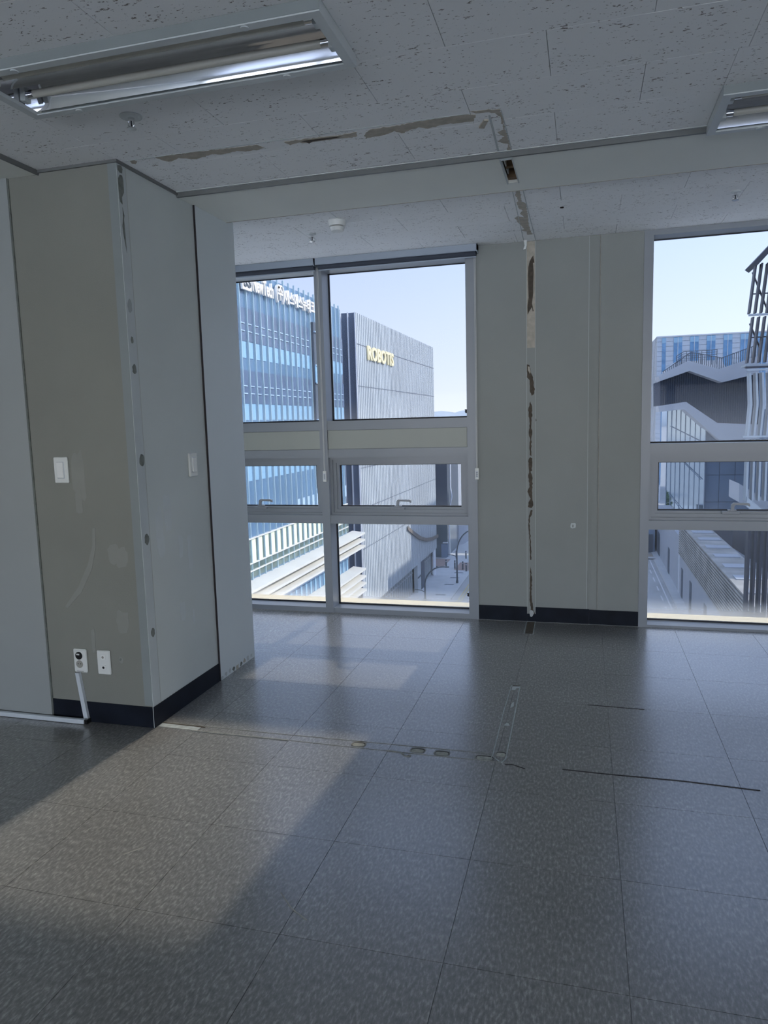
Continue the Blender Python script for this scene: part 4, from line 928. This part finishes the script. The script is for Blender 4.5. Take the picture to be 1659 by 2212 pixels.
# ---- fin building at the right edge
t = btag('finned_building', 'building wrapped in dark slanted vertical fins at the right edge', 'building', (16, 50, G))
YF_ = 45.0
box(11.2, 30, 46.2, 49.6, G, zr(2.2)).build('wall', 'shop', t)
def finrow(z0_, z1_, xs0, lean, m, n, pitch, wd=0.16, dp=0.7, bend=0.0):
    for k in range(n):
        x = xs0+k*pitch
        pts = [(x-lean, z0_), (x+bend-lean*0.5, (z0_+z1_)/2), (x, z1_)]
        poly = [(a, b) for a, b in pts] + [(a+wd*(1+abs(bend)*2 if i == 1 else 1), b) for i, (a, b) in reversed(list(enumerate(pts)))]
        MB().prism(poly, 'y', YF_, YF_+dp).build('fin', m, t)
finrow(zr(5.45), zr(8.1), 8.95, 0.25, 'fin', 14, 0.30, 0.085, 0.5)
finrow(zr(2.75), zr(5.25), 8.90, 0.22, 'fin', 14, 0.30, 0.085, 0.5)
finrow(zr(-1.3), zr(2.2), 8.82, 0.0, 'finp', 14, 0.32, 0.10, 0.7, 0.10)
finrow(zr(-5.0), zr(-1.5), 8.85, 0.0, 'finp', 14, 0.32, 0.11, 0.7)
finrow(zr(-13.5), zr(-5.9), 9.05, 0.0, 'fin', 14, 0.32, 0.13, 0.7)
for z, m_, x0 in ((5.3, 'finp', 8.7), (2.45, 'fin', 8.6), (2.3, 'finp', 8.7), (-1.4, 'finp', 8.6)):
    box(x0, 13.5, YF_-0.05, YF_+0.15, zr(z), zr(z)+0.10).build('rail', m_, t)
box(8.65, 13.5, YF_+0.1, YF_+1.4, zr(2.55), zr(2.68)).build('balcony_slab', 'finp', t)
MB().prism([(8.78, zr(8.12)), (13.5, zr(13.2)), (13.5, zr(12.9)), (9.0, zr(7.95))], 'y', YF_-0.1, YF_+2).build('sloping_roof', 'fin', t)
for a, b, c, d_ in ((9.0, 7.8, 9.9, 5.5), (8.95, 5.0, 9.6, 3.4)): MB().cyl((a, YF_+1.0, zr(b)), (c, YF_+1.0, zr(d_)), 0.05, n=8).build('diagonal_brace', 'fin', t)
for z in (4.2, 6.6): box(9.0, 13.5, YF_+1.1, YF_+1.15, zr(z), zr(z)+0.06).build('rail', 'fin', t)
b = MB().prism([(8.9, zr(-5.3)), (8.9, zr(-4.75)), (14, zr(-9.2)), (14, zr(-9.8))], 'y', YF_-0.1, YF_+0.5); b.build('sloping_beam', 'finp', t)

# ---- podium with louvred parapet, and its canopy slabs
t = btag('podium_building', 'long low white wall along the side road topped by a louvred parapet', 'building', (14, 90, G))
XP = 11.7
box(XP, 14.2, 50, 97.5, G, zr(-17.6)).build('wall', 'podium', t)
box(XP, 14.2, 97.5, 132, G, zr(-15.4)).build('wall', 'podium', t)
box(XP+0.05, 14, 50, 97.5, zr(-17.6), zr(-14.3)).build('parapet_core', 'seam', t)
for k in range(13):
    z = -17.55+k*0.29
    box(XP-0.12, XP+0.10, 50, 97.5, zr(z), zr(z)+0.16).build('louvre', 'slat', t)
box(XP-0.05, 14.6, 50, 97.5, zr(-13.8), zr(-13.65)).build('coping', 'slat', t)
for k in range(9): box(XP+0.4, 14.3, 54+k*5, 55.6+k*5, zr(-13.65), zr(-13.56)).build('light_streak_slab', 'podium', t)  # slabs laid to read as streaks of light along the coping
for y, w_ in ((75.5, 1.6), (86.0, 1.5), (93.5, 1.4), (108, 2.0), (122, 3.0)): box(XP-0.05, XP+0.02, y, y+w_, G+0.1, zr(-18.9)).build('doorway', 'dgrey', t)
box(XP-0.10, XP, 96.6, 97.4, G, zr(-17.6)).build('downpipe', 'pilaster', t)
t = btag('canopy_block', 'dark block with a white balcony slab in the yard behind the low wall', 'building', (22, 90, G))
box(20.5, 34, 92, 112, G, zr(-14.0)).build('wall', 'dgrey', t)
MB().prism([(17.0, zr(-8.0)), (21.5, zr(-11.0)), (21.5, zr(-13.0)), (17.0, zr(-10.1))], 'y', 90, 96).build('balcony_slab', 'white', t)
MB().prism([(17.2, zr(-16.2)), (21.5, zr(-19.0)), (21.5, zr(-21.0)), (17.2, zr(-18.2))], 'y', 90, 96).build('balcony_slab', 'white', t)
flatp = box(15.0, 21.0, 104, 124, zr(-21.0), zr(-20.9)).build('tan_reflection_slab', 'paving', t)  # tan surface stands in for a reflection in the glass
box(15.0, 19.6, 122.5, 123.0, zr(-21), zr(-18.6)).build('tan_reflection_wall', 'paving', t)  # upright tan panel, part of the same imitated glass reflection

# ---- street furniture
def street_lamp(x, y, label, pt, dx, dz, arm):
    t = thing('street_lamp', label, 'street lamp', (x, y, G+0.12), 'curved street lamps on the pavement')
    p = MB(); p.cyl((x, y, G+0.12), (x, y, G+pt), 0.12, 0.10, n=10); pts = []
    for k in range(11):
        a = k/10*math.pi*0.5; pts.append((x+dx*(1-math.cos(a)), y, G+pt+dz*math.sin(a)))
    for a, b in zip(pts[:-1], pts[1:]): p.cyl(a, b, 0.09, n=8)
    p.build('pole', 'pole', t); e = pts[-1]
    box(e[0]-0.1, e[0]+0.8, y-0.13, y+0.13, e[2]-0.05, e[2]+0.07, ch=0.02).build('lamp_head', 'pole', t)
    z = G+arm; MB().tube([(x, y, z), (x-0.5, y, z+0.25), (x-1.3, y, z+0.32)], 0.05, 6).build('side_arm', 'pole', t)
    MB().cyl((x, y, G+0.12), (x, y, G+0.5), 0.17, n=10).build('base', 'pole', t)
street_lamp(-17.0, 97.9, 'dark curved street lamp further along the pavement, right of the other', 4.3, 2.6, 3.4, 3.8)
street_lamp(-19.2, 87.0, 'dark curved street lamp in front of the ribbed building entrance', 2.2, 2.3, 2.4, 1.3)
for i, (x, y) in enumerate([(-20.45, 108.1), (-19.0, 107.6), (-17.7, 107.0), (-17.0, 105.9), (-20.2, 115.8), (-18.6, 115.8)]):
    lab = ['leftmost pavement bollard of the near row', 'second bollard from the left in the near row', 'third bollard of the near row, right of the lamp post', 'rightmost bollard, nearest the kerb', 'left bollard of the far pair at the crossing', 'right bollard of the far pair at the crossing'][i]
    t = thing('bollard', lab, 'bollard', (x, y, G+0.12), 'pavement bollards')
    MB().cyl((x, y, G+0.12), (x, y, G+1.35), 0.11, n=10).cyl((x, y, G+1.35), (x, y, G+1.42), 0.11, 0.05, n=10).build('post', 'pole', t)
    MB().cyl((x, y, G+1.10), (x, y, G+1.18), 0.116, n=10).build('band', 'wline', t)
def tree(x, y, h, r, label):
    t = thing('tree', label, 'tree', (x, y, G))
    MB().cyl((x, y, G), (x, y, G+h*0.6), 0.2, 0.12, n=8).build('trunk', 'bark', t)
    c = MB(); rnd = random.Random(int(x*10)+3)
    for k in range(420):
        a = rnd.uniform(0, 2*math.pi); e = math.acos(rnd.uniform(-1, 1)); q = r*rnd.uniform(0.55, 1.0)
        p = Vector((x+q*math.sin(e)*math.cos(a), y+q*math.sin(e)*math.sin(a), G+h*0.68+q*1.15*math.cos(e)))
        u = Vector((rnd.uniform(-1, 1), rnd.uniform(-1, 1), rnd.uniform(-1, 1))).normalized(); v = u.orthogonal().normalized()
        s = 0.42; c.add([p-u*s, p+v*s*0.6, p+u*s, p-v*s*0.6], [(0, 1, 2, 3)])
    o = c.build('foliage', 'leaf', t); o['kind'] = 'stuff'
tree(11.0, 146, 8.5, 2.5, 'green street tree beyond the low white wall')
tree(-18.0, 141, 9.0, 2.2, 'tree at the far end of the pavement by the left window edge')
# parked car beyond the road end
t = thing('parked_car', 'small pale car parked under the tree beyond the low wall', 'car', (13.2, 141, G))
MB().prism([(11.4, G+0.35), (15.4, G+0.35), (15.4, G+0.85), (14.7, G+0.98), (14.0, G+1.45), (12.4, G+1.45), (11.7, G+0.95), (11.4, G+0.85)], 'y', 140.2, 141.9).build('body', 'white', t)
MB().prism([(12.0, G+0.98), (14.5, G+0.98), (13.9, G+1.40), (12.5, G+1.40)], 'y', 140.17, 140.21).build('window', 'shop', t)
for x in (12.2, 14.6): MB().cyl((x, 140.15, G+0.33), (x, 140.45, G+0.33), 0.33, n=16).build('wheel', 'black', t)
# low shops across the end of the side road
t = btag('end_of_road_building', 'small grey building closing the end of the side road', 'building', (8, 128, G))
box(2, 11.3, 126, 134, G, zr(-17.4)).build('wall', 'tile', t)
box(10.2, 11.0, 125.8, 126, G, zr(-19.6)).build('doorway', 'dgrey', t)
box(8.0, 9.8, 125.9, 126, G+0.6, zr(-19.6)).build('window', 'ledge', t)
# hill on the horizon, distance haze mixed into its colour
vs = []; n = 28
for i in range(n):
    x = -330+i*14; h_ = 17+16*(i/n) + 2.5*math.sin(i*0.9)+1.5*math.sin(i*2.3)
    vs += [(x, 1500, G), (x, 1500, zr(h_)), (x, 1700, G)]
fs = []
for i in range(n-1):
    a = 3*i; fs += [(a, a+3, a+4, a+1), (a+1, a+4, a+5, a+2)]
hl = MB().add(vs, fs, True).build('hill', 'hill'); hl['kind'] = 'structure'; hl['label'] = 'hazy hill on the horizon'; hl['category'] = 'hill'
